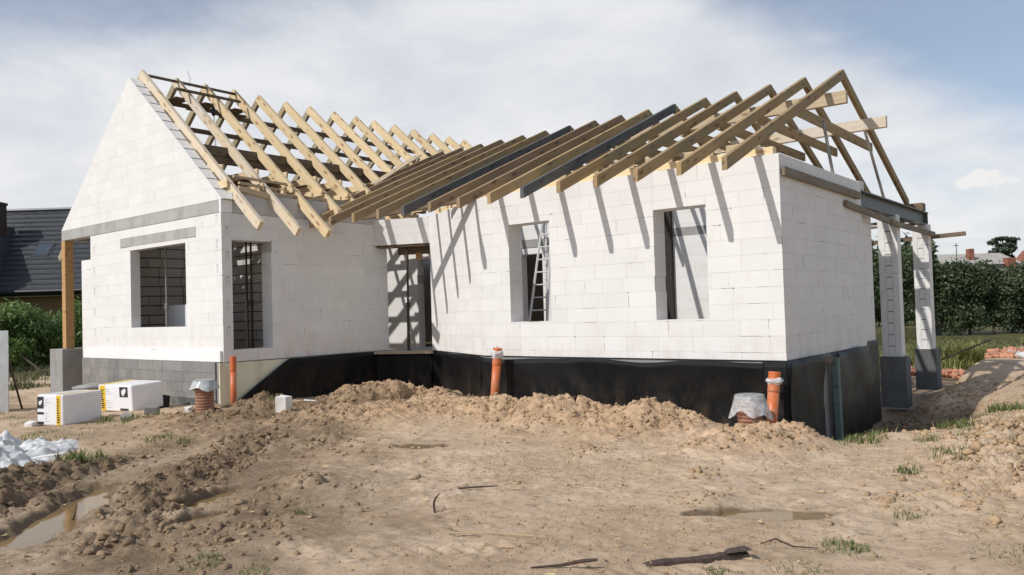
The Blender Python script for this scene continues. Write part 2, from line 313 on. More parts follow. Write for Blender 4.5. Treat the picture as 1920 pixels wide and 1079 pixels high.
def m_soil():
    m, nt, p, o = mat('sandy_soil'); q = NT(nt); P = q.pos()
    big = q.noise(P, 0.55, 6, 0.6, 0.3); mid = q.noise(P, 3.1, 7, 0.65, 0.2); fine = q.noise(P, 34, 5, 0.7)
    sand = q.mix(q.rng(big, 0.34, 0.66), (0.54, 0.384, 0.248), (0.73, 0.556, 0.392))
    sand = q.mix(q.rng(mid, 0.40, 0.72, 0, 0.65), sand, (0.36, 0.25, 0.152))
    sand = q.mix(q.rng(fine, 0.52, 0.78, 0, 0.6), sand, (0.27, 0.195, 0.13))
    sand = q.mix(q.rng(q.noise(P, 110, 3, 0.6), 0.56, 0.74, 0, 0.5), sand, (0.72, 0.59, 0.44))
    drag = q.noise(q.map(P, (1.1, 4.2, 1.0)), 2.6, 7, 0.7, 0.6)
    sand = q.mix(q.rng(drag, 0.50, 0.70, 0, 0.55), sand, (0.33, 0.235, 0.15))
    crumb = q.noise(P, 11, 6, 0.75, 0.4)
    sand = q.mix(q.rng(crumb, 0.55, 0.67, 0, 0.85), sand, (0.22, 0.148, 0.085))
    speck = q.noise(P, 27, 4, 0.7, 0.5); sand = q.mix(q.rng(speck, 0.61, 0.69, 0, 0.8), sand, (0.14, 0.095, 0.055))
    sand = q.mix(q.math('MULTIPLY', q.attr('fresh'), 0.55), sand, q.mix(1.0, sand, (0.92, 0.80, 0.67), 'MULTIPLY'))
    wet_shade = q.math('ADD', q.attr('wet_shade'), q.math('MULTIPLY', q.math('ADD', q.math('MULTIPLY', q.math('SUBTRACT', q.noise(P, 0.95, 8, 0.68, 0.5), 0.5), 1.5), q.math('MULTIPLY', q.math('SUBTRACT', q.noise(P, 5.0, 5, 0.65), 0.5), 0.5)), 1.0))
    wet_shade = q.rng(wet_shade, 0.22, 0.86)
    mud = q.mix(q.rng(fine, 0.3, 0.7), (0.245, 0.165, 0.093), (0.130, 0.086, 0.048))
    c = q.mix(q.math('MULTIPLY', wet_shade, 0.92), sand, mud)
    gr = q.rng(q.math('ADD', q.attr('green'), q.math('MULTIPLY', q.math('SUBTRACT', q.noise(P, 0.8, 6, 0.6), 0.5), 0.8)), 0.35, 0.65)
    c = q.mix(gr, c, q.mix(q.rng(q.noise(P, 5, 4), 0.3, 0.7), (0.075, 0.085, 0.028), (0.16, 0.135, 0.06)))
    q.set(p.inputs['Base Color'], c); q.set(p.inputs['Roughness'], q.rng(wet_shade, 0, 1, 0.95, 0.6)); p.inputs['Specular IOR Level'].default_value = 0.25
    q.bump(p, q.math('ADD', q.noise(P, 38, 7, 0.8), q.math('MULTIPLY', q.noise(P, 150, 3, 0.6), 0.5)), 0.85, 0.016)
    return m
M_SOIL = m_soil()
def m_clod():
    m, nt, p, o = mat('soil_clod'); q = NT(nt); P = q.pos()
    c = q.mix(q.rng(q.noise(P, 20, 5, 0.7), 0.35, 0.68), (0.55, 0.39, 0.235), (0.37, 0.25, 0.145))
    c = q.mix(q.attr('tone'), c, (0.17, 0.12, 0.078))
    q.set(p.inputs['Base Color'], c); p.inputs['Roughness'].default_value = 0.95; p.inputs['Specular IOR Level'].default_value = 0.2
    q.bump(p, q.noise(P, 90, 4, 0.7), 0.6, 0.01); return m
M_CLOD = m_clod()
def m_water():
    m, nt, p, o = mat('muddy_water'); q = NT(nt)
    q.set(p.inputs['Base Color'], q.mix(q.rng(q.noise(q.pos(), 3, 4), 0.3, 0.7), (0.27, 0.18, 0.085), (0.20, 0.13, 0.06)))
    p.inputs['Roughness'].default_value = 0.06; p.inputs['IOR'].default_value = 1.33; p.inputs['Specular IOR Level'].default_value = 0.35
    q.bump(p, q.noise(q.pos(), 9, 2), 0.03, 0.01); return m
M_WATER = m_water()
def m_rooftile():
    m, nt, p, o = mat('dark_roof_tile'); q = NT(nt)
    c = q.mix(q.rng(q.noise(q.pos(), 2.5, 4), 0.3, 0.7), (0.034, 0.037, 0.040), (0.055, 0.058, 0.060))
    q.set(p.inputs['Base Color'], c); p.inputs['Roughness'].default_value = 0.4; return m
M_TILE = m_rooftile()
M_RED = m_plain('red_roof_tile', (0.27, 0.10, 0.06), 0.8, 0, 0.25, 0, 2)
M_FARW = m_plain('grey_render', (0.40, 0.37, 0.33), 0.9, 0, 0.1, 0, 1)
M_OCHRE = m_plain('ochre_render', (0.16, 0.10, 0.05), 0.9, 0, 0.15, 0, 1)
M_GLASS = m_plain('dark_glass', (0.06, 0.075, 0.095), 0.08, 0, 0.1)
M_BRKD = m_plain('dark_chimney_brick', (0.06, 0.035, 0.03), 0.85, 0, 0.2, 0.2, 6)

# ------------------------------------------------------------------ numeric noise and the terrain
def _hash(ix, iy, s):
    h = (ix * 374761393 + iy * 668265263 + s * 2147483647) & 0xFFFFFFFF
    h = ((h ^ (h >> 13)) * 1274126177) & 0xFFFFFFFF
    return ((h ^ (h >> 16)) & 0xFFFF) / 65535.0
def vnoise(x, y, s=0):
    ix = np.floor(x).astype(np.int64); iy = np.floor(y).astype(np.int64); fx = x - ix; fy = y - iy
    fx = fx * fx * fx * (fx * (fx * 6 - 15) + 10); fy = fy * fy * fy * (fy * (fy * 6 - 15) + 10)
    a = _hash(ix, iy, s); b = _hash(ix + 1, iy, s); c = _hash(ix, iy + 1, s); d = _hash(ix + 1, iy + 1, s)
    return (a + (b - a) * fx) * (1 - fy) + (c + (d - c) * fx) * fy - 0.5
def fbm(x, y, f, o=5, g=0.5, s=0, billow=False):
    r = 0; a = 1.0
    for i in range(o):
        n = vnoise(x * f * (0.8 + 0) + y * f * 0.6 + 13.1 * i, -x * f * 0.6 + y * f * 0.8 - 7.7 * i, s + i)
        r = r + a * (np.abs(n) * 2 - 0.5 if billow else n); f *= 2.03; a *= g
    return r
def sstep(x, a, b):
    t = np.clip((x - a) / (b - a), 0, 1); return t * t * (3 - 2 * t)
def ridge(x, y, pts, G=-0.85):
    """distance to a polyline and the crest height there"""
    best = np.full(np.shape(x), 1e9); hh = np.zeros(np.shape(x)); sd_ = np.zeros(np.shape(x))
    for (x0, y0, z0), (x1, y1, z1) in zip(pts[:-1], pts[1:]):
        dx, dy = x1 - x0, y1 - y0; t = np.clip(((x - x0) * dx + (y - y0) * dy) / (dx * dx + dy * dy), 0, 1)
        d = np.hypot(x - x0 - t * dx, y - y0 - t * dy); k = d < best
        best = np.where(k, d, best); hh = np.where(k, z0 + t * (z1 - z0) - G, hh)
        sd_ = np.where(k, (x - x0) * dy - (y - y0) * dx, sd_)
    return best, hh, sd_
G0 = -0.85
MOUND_F = [(3.4, 2.15, -0.66), (4.3, 1.62, -0.66), (4.95, 1.4, -0.58), (5.52, 1.4, -0.52), (6.27, 1.4, -0.49), (6.87, 1.4, -0.42), (7.5, 1.4, -0.59), (8.25, 1.4, -0.42), (8.77, 1.35, -0.61),
           (9.3, 1.2, -0.78), (9.8, 0.95, -0.57), (10.28, 0.8, -0.57), (10.55, 0.75, -0.72), (10.95, 0.7, -0.88)]
MOUND_L = [(0.55, 0.45, -0.86), (1.0, 0.15, -0.66), (1.5, -0.1, -0.54), (1.8, 0.15, -0.66), (2.0, 0.55, -0.66), (2.2, 1.1, -0.47), (2.2, 1.7, -0.42), (2.25, 2.25, -0.43), (2.4, 2.7, -0.58), (3.0, 2.7, -0.66), (3.4, 2.15, -0.68)]
APRON = [(1.5, -0.5, -0.66), (2.5, -0.8, -0.66), (3.3, -0.2, -0.66), (3.9, 0.6, -0.66)]
PILE = [(6.6, -7.0, -0.62), (5.35, -5.75, -0.60), (4.6, -5.05, -0.62), (4.25, -4.35, -0.70), (3.9, -3.5, -0.80)]
RUTS = [(7.5, -5.5, -0.79), (6.65, -4.70, -0.76), (6.0, -4.2, -0.73), (5.3, -3.4, -0.74), (4.4, -2.3, -0.76)]
RUT2 = [(8.7, -5.0, -0.81), (7.7, -4.1, -0.80), (6.9, -3.2, -0.80), (6.2, -2.3, -0.80), (5.2, -1.7, -0.80)]
BANK = [(12.9, -1.2, -0.80), (12.6, 0.4, -0.70), (12.6, 2.6, -0.68), (12.9, 5.5, -0.76), (13.6, 9.0, -0.92)]
PUDDLES = [(6.08, -5.22, 0.86, 0.20, 2.39, -0.895), (6.69, -4.18, 0.36, 0.10, 1.85, -0.886), (7.31, -4.58, 0.27, 0.07, 1.38, -0.886), (6.50, -1.25, 0.27, 0.13, 0.55, -0.883), (11.22, -1.98, 0.40, 0.10, 0.66, -0.886)]
def ground(x, y, detail=True):
    h = np.full(np.shape(x), G0) + 0.05 * fbm(x, y, 0.35, 3, 0.5, 3)
    near = 1 - sstep(np.hypot(x - 8, y), 14, 26)
    d, c, _ = ridge(x, y, MOUND_F); front = y < 1.3
    wob = 1 + 0.45 * fbm(x, y, 1.7, 3, 0.5, 21)
    m1 = c * np.exp(-(d * wob / np.where(front, 0.95, 0.62)) ** 2 * 1.15)
    d2, c2, _ = ridge(x, y, MOUND_L); m2 = c2 * np.exp(-(d2 * wob / 0.85) ** 2 * 1.1)
    d3, c3, _ = ridge(x, y, APRON); m3 = c3 * np.exp(-(d3 * wob / 1.5) ** 2)
    mound = np.maximum(np.maximum(m1, m2), m3); h = h + mound
    d4, c4, _ = ridge(x, y, PILE); p4 = c4 * np.exp(-(d4 / 0.45) ** 2); h = h + p4
    d5, c5, _ = ridge(x, y, RUTS); p5 = c5 * np.exp(-(d5 / 0.42) ** 2); h = h + p5
    d7, c7, _ = ridge(x, y, RUT2); p7 = c7 * np.exp(-(d7 / 0.5) ** 2) * np.clip(0.6 + 1.6 * fbm(x, y, 1.3, 3, 0.5, 120), 0, 1.4); h = h + p7
    d6, c6, _ = ridge(x, y, BANK); p6 = c6 * np.exp(-(d6 / 0.75) ** 2); h = h + p6
    # trench along the foundation
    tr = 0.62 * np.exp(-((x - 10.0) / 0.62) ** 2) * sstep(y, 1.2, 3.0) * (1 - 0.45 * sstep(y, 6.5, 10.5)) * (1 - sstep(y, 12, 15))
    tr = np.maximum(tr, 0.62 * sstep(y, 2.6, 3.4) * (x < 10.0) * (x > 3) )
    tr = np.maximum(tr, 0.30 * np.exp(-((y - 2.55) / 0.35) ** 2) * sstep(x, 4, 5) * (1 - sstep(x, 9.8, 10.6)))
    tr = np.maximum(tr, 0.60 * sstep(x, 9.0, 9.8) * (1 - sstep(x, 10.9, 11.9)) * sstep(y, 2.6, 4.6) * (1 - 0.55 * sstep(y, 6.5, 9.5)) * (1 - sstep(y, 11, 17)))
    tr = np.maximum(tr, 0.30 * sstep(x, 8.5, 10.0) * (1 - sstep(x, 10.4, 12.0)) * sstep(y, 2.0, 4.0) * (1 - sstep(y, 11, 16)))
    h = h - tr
    churn = np.clip(np.maximum.reduce([mound / 0.22, p4 / 0.10, p5 / 0.06, p6 / 0.10, p7 / 0.075]), 0, 1)
    wet_shade = np.clip(np.maximum.reduce([p4 / 0.12, p5 / 0.09, p7 / 0.10, 0.75 * np.clip(m3 / 0.12, 0, 1) * (x < 3.0)]), 0, 1)
    wet_shade = np.maximum(wet_shade, 0.60 * (1 - sstep(x * 0.78 + y * 0.42, 3.0, 4.6)) * sstep(x * 0.78 + y * 0.42, 0.2, 1.4) * (1 - sstep(y, -1.2, 0.2)))
    wet_shade = np.maximum(wet_shade, 0.42 * (1 - sstep(np.abs(y + 3.9 + 0.15 * (x - 9)), 0.3, 1.0)) * (1 - sstep(x, 8.6, 10.5)))
    for px, py, a, b, ang, lv in PUDDLES:
        ca, sa = math.cos(ang), math.sin(ang); ex = ((x - px) * ca + (y - py) * sa) / a; ey = (-(x - px) * sa + (y - py) * ca) / b
        e = np.hypot(ex, ey) * (1 + 0.55 * fbm(x, y, 3.2, 4, 0.55, 88)); w = 1 - sstep(e, 0.75, 1.5)
        h = h * (1 - w) + (lv - 0.045) * w; churn = churn * (1 - 0.9 * w); wet_shade = np.maximum(wet_shade, 1.1 * (1 - sstep(e, 1.0, 1.9)))
    if detail:
        h = h + near * (0.020 * fbm(x, y, 1.9, 6, 0.58, 5) + (0.010 + 0.100 * churn) * fbm(x, y, 3.0, 6, 0.60, 40, True) * (0.35 + 0.65 * churn)
                        + 0.0085 * fbm(x, y, 16, 3, 0.6, 60) + 0.040 * churn * fbm(x, y, 9, 4, 0.62, 70, True)
                        - 0.018 * (1 - churn) * sstep(fbm(x, y, 1.1, 4, 0.55, 95), 0.10, 0.35) * np.clip(fbm(x, y, 7.0, 3, 0.6, 97, True) + 0.35, 0, 1))
    wet_shade = np.maximum(wet_shade, 0.85 * sstep(tr, 0.22, 0.5) * (y > 2))  # darkens the trench soil to deepen the house shadow there
    d8, c8, _ = ridge(x, y, [(1.6, -0.6, 0), (3.2, -1.7, 0), (4.9, -2.5, 0), (6.4, -3.3, 0), (7.7, -4.4, 0), (8.6, -5.6, 0)])
    patch = np.exp(-(d8 / 1.25) ** 2) * np.clip(0.45 + 2.4 * fbm(x, y, 0.8, 4, 0.55, 131), 0, 1); h = h + 0.055 * patch * np.clip(0.5 + 2.0 * fbm(x, y, 1.6, 3, 0.5, 133), 0, 1.3)
    churn = np.maximum(churn, 0.85 * patch); wet_shade = np.maximum(wet_shade, 0.70 * np.exp(-(d8 / 1.6) ** 2))
    for bx, by, br, bh in ((10.62, -1.92, 0.26, 0.075), (10.2, -0.9, 0.22, 0.03), (11.9, -1.1, 0.3, 0.03), (8.6, -0.6, 0.3, 0.03)):
        bb = np.exp(-(((x - bx) ** 2 + (y - by) ** 2) / br ** 2)); h = h + bh * bb; churn = np.maximum(churn, np.clip(1.2 * bb, 0, 0.9))
    churn = np.maximum(churn, 0.55 * sstep(tr, 0.15, 0.4) * (x > 9.5))
    green = sstep(np.hypot(x - 7, y - 2), 17, 26) * 0.9
    return h, churn, wet_shade, green, mound
def axis(segs):
    a = [segs[0][0]]
    for x0, x1, st in segs:
        n = max(1, int(round((x1 - x0) / st))); a += [x0 + (x1 - x0) * (i + 1) / n for i in range(n)]
    return np.array(a)
gx = axis([(-600, -40, 28), (-40, -9, 0.7), (-9, 0, 0.09), (0, 3.4, 0.034), (3.4, 13.4, 0.021), (13.4, 17, 0.09), (17, 40, 0.8), (40, 600, 28)])
gy = axis([(-500, -20, 30), (-20, -7, 0.5), (-7, 1.9, 0.021), (1.9, 4.6, 0.04), (4.6, 14, 0.11), (14, 60, 0.55), (60, 900, 28)])
X, Y = np.meshgrid(gx, gy)
H, CH, WET_SHADE, GRN, MND = ground(X, Y)
def press(cx, cy, ang, a, b, dep):
    i0, i1 = np.searchsorted(gx, (cx - a * 1.6, cx + a * 1.6)); j0, j1 = np.searchsorted(gy, (cy - a * 1.6, cy + a * 1.6))
    if i1 <= i0 or j1 <= j0: return
    x, y = X[j0:j1, i0:i1] - cx, Y[j0:j1, i0:i1] - cy; ca, sa = math.cos(ang), math.sin(ang)
    e = np.hypot((x * ca + y * sa) / a, (-x * sa + y * ca) / b)
    H[j0:j1, i0:i1] += dep * (-(1 - sstep(e, 0.55, 1.0)) + 0.45 * np.exp(-((e - 1.25) / 0.22) ** 2))
PR = np.random.default_rng(77)
for (wx, wy, wa, n) in ((8.2, -4.4, 0.9, 9), (10.9, -1.2, 2.4, 8), (7.4, -1.9, 0.2, 8), (11.6, -2.9, 1.3, 7), (9.2, -1.0, 2.9, 7), (12.0, -0.6, 1.8, 6)):
    for k in range(n):
        px, py = wx + math.cos(wa) * 0.38 * (k - n / 2) - math.sin(wa) * 0.10 * (-1) ** k, wy + math.sin(wa) * 0.38 * (k - n / 2) + math.cos(wa) * 0.10 * (-1) ** k
        press(px, py, wa + PR.normal(0, 0.15), 0.15, 0.06, PR.uniform(0.006, 0.014))
def track(x0, y0, x1, y1, w, dep):
    L = math.hypot(x1 - x0, y1 - y0); ux, uy = (x1 - x0) / L, (y1 - y0) / L
    i0, i1 = np.searchsorted(gx, (min(x0, x1) - 0.4, max(x0, x1) + 0.4)); j0, j1 = np.searchsorted(gy, (min(y0, y1) - 0.4, max(y0, y1) + 0.4))
    x, y = X[j0:j1, i0:i1], Y[j0:j1, i0:i1]; s = (x - x0) * ux + (y - y0) * uy; t = -(x - x0) * uy + (y - y0) * ux + 0.10 * np.sin(s * 0.7)
    m = (1 - sstep(np.abs(t), w * 0.8, w)) * sstep(s, 0, 0.6) * (1 - sstep(s, L - 0.6, L)) * np.clip(0.25 + 2.6 * fbm(x, y, 0.9, 3, 0.5, 150), 0, 1)
    H[j0:j1, i0:i1] += dep * m * (0.9 * np.clip(np.sin(s * 42 + 26 * np.abs(t)) * 1.6, -1, 1) - 0.5) + 0.5 * dep * np.exp(-((np.abs(t) - w * 1.15) / 0.035) ** 2) * (m.max() if m.size else 0) * sstep(s, 0, 0.6) * (1 - sstep(s, L - 0.6, L)) * 0.6
track(8.4, -5.3, 12.9, -1.55, 0.15, 0.014); track(9.5, -5.0, 13.2, -2.2, 0.15, 0.018); track(4.6, -1.2, 8.6, -4.9, 0.16, 0.016); track(6.2, -0.9, 10.4, -4.4, 0.15, 0.010)
nx, ny = len(gx), len(gy)
idx = np.arange(nx * ny).reshape(ny, nx)
gf = np.stack([idx[:-1, :-1].ravel(), idx[:-1, 1:].ravel(), idx[1:, 1:].ravel(), idx[1:, :-1].ravel()], 1)
gr = np_mesh('ground', np.stack([X.ravel(), Y.ravel(), H.ravel()], 1), gf, M_SOIL, smooth=True, attrs={'wet_shade': WET_SHADE.ravel(), 'green': GRN.ravel(), 'fresh': np.clip(MND.ravel() / 0.16, 0, 1)})
gr['kind'] = 'structure'
def gz(x, y): return float(ground(np.array([float(x)]), np.array([float(y)]))[0][0])
for px, py, a, b, ang, lv in PUDDLES:
    mb = MB(); n = 40
    mb.add([(px + math.cos(ang) * a * 1.45 * math.cos(t) - math.sin(ang) * b * 1.45 * math.sin(t), py + math.sin(ang) * a * 1.45 * math.cos(t) + math.cos(ang) * b * 1.45 * math.sin(t), lv) for t in [2 * math.pi * i / n for i in range(n)]], [tuple(range(n))])
    mb.build('puddle_water', M_WATER)['kind'] = 'structure'

# ------------------------------------------------------------------ the house
house = thing('unfinished_house', 'unfinished white block house with bare timber roof frame on a sandy building plot', 'house', (0, 0, -0.85))
HM = Matrix.Translation((0, 0, 0.85))
def hpart(o): return o
class Part:
    pass
def hbuild(mb, name, m, parent=None, **k):
    o = mb.build(name, m, parent or house, **k)
    if parent is None and 'matrix' not in k: o.matrix_local = HM
    return o
def hbeam(name, p0, p1, w, h, m, **k):
    return beam(name, p0, p1, w, h, m, house, base=HM, **k)
GAPS = []
BLOCKS = []          # (area in the picture, wall part, mesh builder args)
def project(p):
    d = V(p) - CP; z = d.dot(CF)
    return None if z < 0.3 else (d.dot(CR) / z * 1493, d.dot(CU) / z * 1493)
def clip_poly(poly, a, b, c):      # keep a*s + b*z <= c
    res = []
    for i in range(len(poly)):
        p, q = poly[i], poly[(i + 1) % len(poly)]
        dp, dq = a * p[0] + b * p[1] - c, a * q[0] + b * q[1] - c
        if dp <= 0: res.append(p)
        if dp * dq < 0:
            t = dp / (dp - dq); res.append((p[0] + t * (q[0] - p[0]), p[1] + t * (q[1] - p[1])))
    return res
def courses(z0, z1, first=0.11, h=0.2367):
    r = []; z = z0
    if first: r.append((z, z + first)); z += first
    n = max(1, round((z1 - z) / h)); d = (z1 - z) / n
    return r + [(z + i * d, z + (i + 1) * d) for i in range(n)]
def wall(name, A, B, cs, T, openings=(), clips=(), quoin=(0, 0), seed=1, m=None, core=None, L=0.59, gap=0.0011, inset=0.006, single=True, wob=0.0008):
    """block wall seen with A at the viewer's left; outer face on the line A > B"""
    A, B = V((A[0], A[1], 0)), V((B[0], B[1], 0)); ex = (B - A).normalized(); ln = (B - A).length
    nin = V((-ex.y, ex.x, 0))                       # to the left of A>B = inwards when the outside is on the right
    rg = random.Random(seed); m = m or M_AAC
    P = lambda s, z, d=0.0: A + ex * s + nin * d + V((0, 0, z))
    cb = MB(); parts = []
    for ci, (z0, z1) in enumerate(cs):
        s0 = quoin[0] * T if (quoin[0] and ci % 2) else 0.0; s1 = ln - (quoin[1] * T if (quoin[1] and ci % 2 == 0) else 0.0)
        cuts = [s0]; x = s0 + L * (0.5 if ci % 2 else 1.0) * rg.uniform(0.75, 1.1)
        while x < s1 - 0.14:
            cuts.append(x); x += L * (rg.uniform(0.97, 1.03) if rg.random() < 0.82 else rg.uniform(0.45, 0.8))
        cuts.append(s1)
        ops = [o for o in openings if o[2] < z1 - 0.004 and o[3] > z0 + 0.004]
        rects = []
        for a, b in zip(cuts[:-1], cuts[1:]):
            segs = [(a, b)]
            for o in ops:
                ns = []
                for p, q in segs:
                    if o[0] > p + 0.01: ns.append((p, min(q, o[0])))
                    if o[1] < q - 0.01: ns.append((max(p, o[1]), q))
                segs = [s for s in ns if s[1] - s[0] > 0.02]
            rects += [(p, q, z0, z1) for p, q in segs]
        for o in ops:
            if o[2] > z0 + 0.02: rects.append((o[0], o[1], z0, o[2]))
            if o[3] < z1 - 0.02: rects.append((o[0], o[1], o[3], z1))
        for a, b, c, d in rects:
            poly = [(a + gap, c + gap), (b - gap, c + gap), (b - gap, d - gap), (a + gap, d - gap)]
            big = [(a, c), (b, c), (b, d), (a, d)]
            ea = 0.012 if any(abs(a - o[1]) < 0.015 for o in ops) or a <= s0 + 1e-6 else 0
            eb = 0.012 if any(abs(b - o[0]) < 0.015 for o in ops) or b >= s1 - 1e-6 else 0
            ec = 0.012 if any(abs(c - o[3]) < 0.015 and a < o[1] - .02 and b > o[0] + .02 for o in openings) else 0
            ed = 0.012 if any(abs(d - o[2]) < 0.015 and a < o[1] - .02 and b > o[0] + .02 for o in openings) or ci == len(cs) - 1 else 0
            cpoly = [(a + ea, c + ec), (b - eb, c + ec), (b - eb, d - ed), (a + ea, d - ed)]
            for ca in clips: poly = clip_poly(poly, *ca); cpoly = clip_poly(cpoly, ca[0], ca[1], ca[2] - 0.012)
            if len(poly) < 3: continue
            off = rg.uniform(-wob, wob)
            front = [P(s, z, off) for s, z in poly]
            if len(cpoly) >= 3: cb.prism([P(s, z, inset) for s, z in cpoly], nin * (T - 2 * inset))
            pr = [project(f) for f in front]; ar = 0
            if all(pr) and single and (-nin).dot(CP - front[0]) > 0:
                ar = abs(sum(pr[i][0] * pr[(i + 1) % len(pr)][1] - pr[(i + 1) % len(pr)][0] * pr[i][1] for i in range(len(pr)))) / 2
            parts.append((ar, front, nin * (T - off), rg.random()))
            if single and m is M_AAC and not clips and rg.random() < 0.34:
                k = rg.random(); w_ = rg.uniform(0.0012, 0.0032)
                if k < 0.5: x0 = rg.uniform(a, b - 0.05); GAPS.append((P(x0, d - w_, -0.0016), P(min(b, x0 + rg.uniform(0.06, 0.4)), d - w_, -0.0016), P(min(b, x0 + 0.3), d + w_, -0.0016), P(x0, d + w_, -0.0016), nin, 0))
                else: y0 = rg.uniform(c, d - 0.08); y1 = min(d, y0 + rg.uniform(0.06, 0.22)); GAPS.append((P(b - w_, y0, -0.0016), P(b + w_, y0, -0.0016), P(b + w_, y1, -0.0016), P(b - w_, y1, -0.0016), nin, 0))
                if rg.random() < 0.3: q_ = rg.uniform(0.006, 0.014); GAPS.append((P(b - q_, d - q_, -0.0017), P(b + q_, d - q_, -0.0017), P(b + q_ * .4, d + q_ * .6, -0.0017), P(b - q_, d + q_ * .5, -0.0017), nin, 0))
    w = hbuild(cb, name, core or M_MORT)
    for ar, front, vec, t in parts: BLOCKS.append((ar, w, front, vec, t, m))
    return w
ZT = 2.95; U5, V4, V2, U3, U4 = 9.622, 2.92, 3.777, 1.25, 3.956
V3 = 4.30; DL = math.hypot(U3, V3 - V2); DX = V((U3 / DL, (V3 - V2) / DL, 0)); DN = V((-DX.y, DX.x, 0))
dpt = lambda s, d, z: (DX.x * s + DN.x * d, V2 + DX.y * s + DN.y * d, z)
C5 = courses(0, ZT)
# gable wall below the ring beam
CG = courses(0.0, 2.845, 0.224, 0.2383)
wall('gable_wall', (-5.6, 0), (0, 0), CG, 0.21, [(5.6 - 3.65, 5.6 - 1.326, 0.69, 2.45), (5.6 - 4.105, 5.6 - 0.925, 2.45, 2.655)], seed=3)
wall('gable_stub_wall', (-6.1, 0.004), (-5.604, 0.004), courses(0.0, 2.3, 0.224, 0.2383), 0.24, seed=9)
sl = 0.849
wall('gable_peak', (-7.19, 0), (0.02, 0), courses(3.095, 6.17, 0, 0.2383), 0.24, clips=[(sl, 1, 3.095 + sl * 7.21 + 0.02), (-sl, 1, 3.095 + 0.02)], seed=5)
mb = MB(); mb.box(-7.19, -0.075, -0.004, 0.24, 2.85, 3.09); hbuild(mb, 'ring_beam', M_RING, bevel=0.006)
mb = MB()
for a, b in ((-0.072, -0.048), (-0.045, -0.022), (-0.019, 0.004)): mb.box(a, b, -0.003, 0.235, 2.85, 3.092, RNG.random())
o = hbuild(mb, 'foam_strip', M_XPS); o['kind'] = 'stuff'
mb = MB(); mb.box(-4.1, -0.93, -0.006, 0.2, 2.455, 2.65); hbuild(mb, 'lintel', M_RING, bevel=0.006)
# west ring beam over the recessed porch, its post and plinth
mb = MB(); mb.box(-7.19, -6.95, 0.24, 11.0, 2.85, 3.09); hbuild(mb, 'ring_beam', M_CONC)
mb = MB(); mb.box(-7.22, -7.02, 0.0, 0.2, 0.202, 2.847); hbuild(mb, 'porch_post', M_ORWOOD, bevel=0.006)
mb = MB(); mb.box(-7.6, -6.88, -0.15, 0.75, -1.3, 0.2); hbuild(mb, 'post_plinth', M_CONC, bevel=0.01)
# courtyard side wall
CW = courses(0.0, 2.845, 0.224, 0.2383)
wall('side_wall', (0, 0.2115), (0, 4.16), CW, 0.34, [(-0.05, 1.08 - 0.2115, 0.232, 2.335)], seed=12)
mb = MB(); mb.box(-0.34, 0.003, 0.242, V2 + 0.36, 2.85, 3.25); hbuild(mb, 'ring_beam', M_LCONC, bevel=0.006)
hbeam('wall_plate', (-0.1, 0.28, 3.335), (-0.1, V2 + 0.6, 3.335), 0.16, 0.08, M_PALE)
hbeam('board', (0.03, 0.36, 3.385), (0.03, 1.2, 3.262), 0.05, 0.10, M_PALE)
# door wall, angled wall, window wall, end wall
wall('door_wall', (0.003, V2), (U3, V3), [(2.37, 2.6), (2.6, 2.775), (2.775, 2.95)], 0.36, L=0.8, seed=21)
wall('angled_wall', (U3, V3), (U4, V4), C5, 0.36, seed=22)
wall('window_wall', (U4, V4), (U5, V4), C5, 0.36, [(4.634 - U4, 5.548 - U4, 0.612, 2.37), (7.588 - U4, 8.482 - U4, 0.605, 2.338)], quoin=(0, 0.66), seed=24)
wall('end_wall', (U5, V4), (U5, 6.915), C5, 0.24, quoin=(1, 0), seed=25)
wall('end_wall', (9.5, 6.9), (9.5, 7.97), courses(0.05, ZT - 0.2), 0.24, seed=26)
# inner walls and back walls
CI = courses(-0.22, 3.05, 0, 0.24)
wall('partition_wall', (-5.6, 7.4), (9.49, 7.4), CI, 0.24, [(5.6 - 2.34, 5.6 - 1.3, -0.3, 2.3), (5.6 + 1.36, 5.6 + 2.03, -0.3, 2.20), (5.6 + 1.1, 5.6 + 2.6, 2.36, 2.56), (5.6 + 5.6, 5.6 + 7.6, 2.32, 2.50)], seed=31, single=False)
mb = MB(); mb.box(1.103, 2.597, 7.394, 7.64, 2.362, 2.558); hbuild(mb, 'lintel', M_CONC)
mb = MB(); mb.box(5.603, 7.597, 7.394, 7.64, 2.322, 2.498); hbuild(mb, 'lintel', M_CONC)
wall('partition_wall', (-5.6, 3.3), (-0.35, 3.3), courses(-0.22, 2.9, 0, 0.245), 0.12, seed=33, m=M_INNER, core=M_DARKJ, gap=0.011, inset=0.03, single=False)
wall('outer_wall', (-5.6, 0.24), (-5.6, 3.25), courses(-0.22, 2.85, 0, 0.245), 0.24, seed=35, m=M_INNER, core=M_DARKJ, gap=0.011, inset=0.03, single=False)
mb = MB(); mb.box(-5.84, -5.6, 3.3, 12.0, -0.2, 2.85); hbuild(mb, 'outer_wall', M_INNER)
mb = MB(); mb.box(-5.6, 5.9, 11.76, 12.0, -0.2, 2.95); hbuild(mb, 'outer_wall', M_INNER)
mb = MB(); mb.box(5.66, 5.9, 7.65, 11.76, -0.2, 2.95); hbuild(mb, 'outer_wall', M_INNER)
mb = MB(); mb.box(4.85, 5.595, 7.30, 7.385, -0.2, 3.3); hbuild(mb, 'dark_panel', m_plain('dark_brown', (0.035, 0.028, 0.022), 0.9, 0, 0.2, 0.2))  # plain dark brown panel standing against the partition
mb = MB(); mb.box(-5.55, -0.32, 0.3, 11.7, -0.40, -0.22); hbuild(mb, 'floor_fill', M_SANDF)
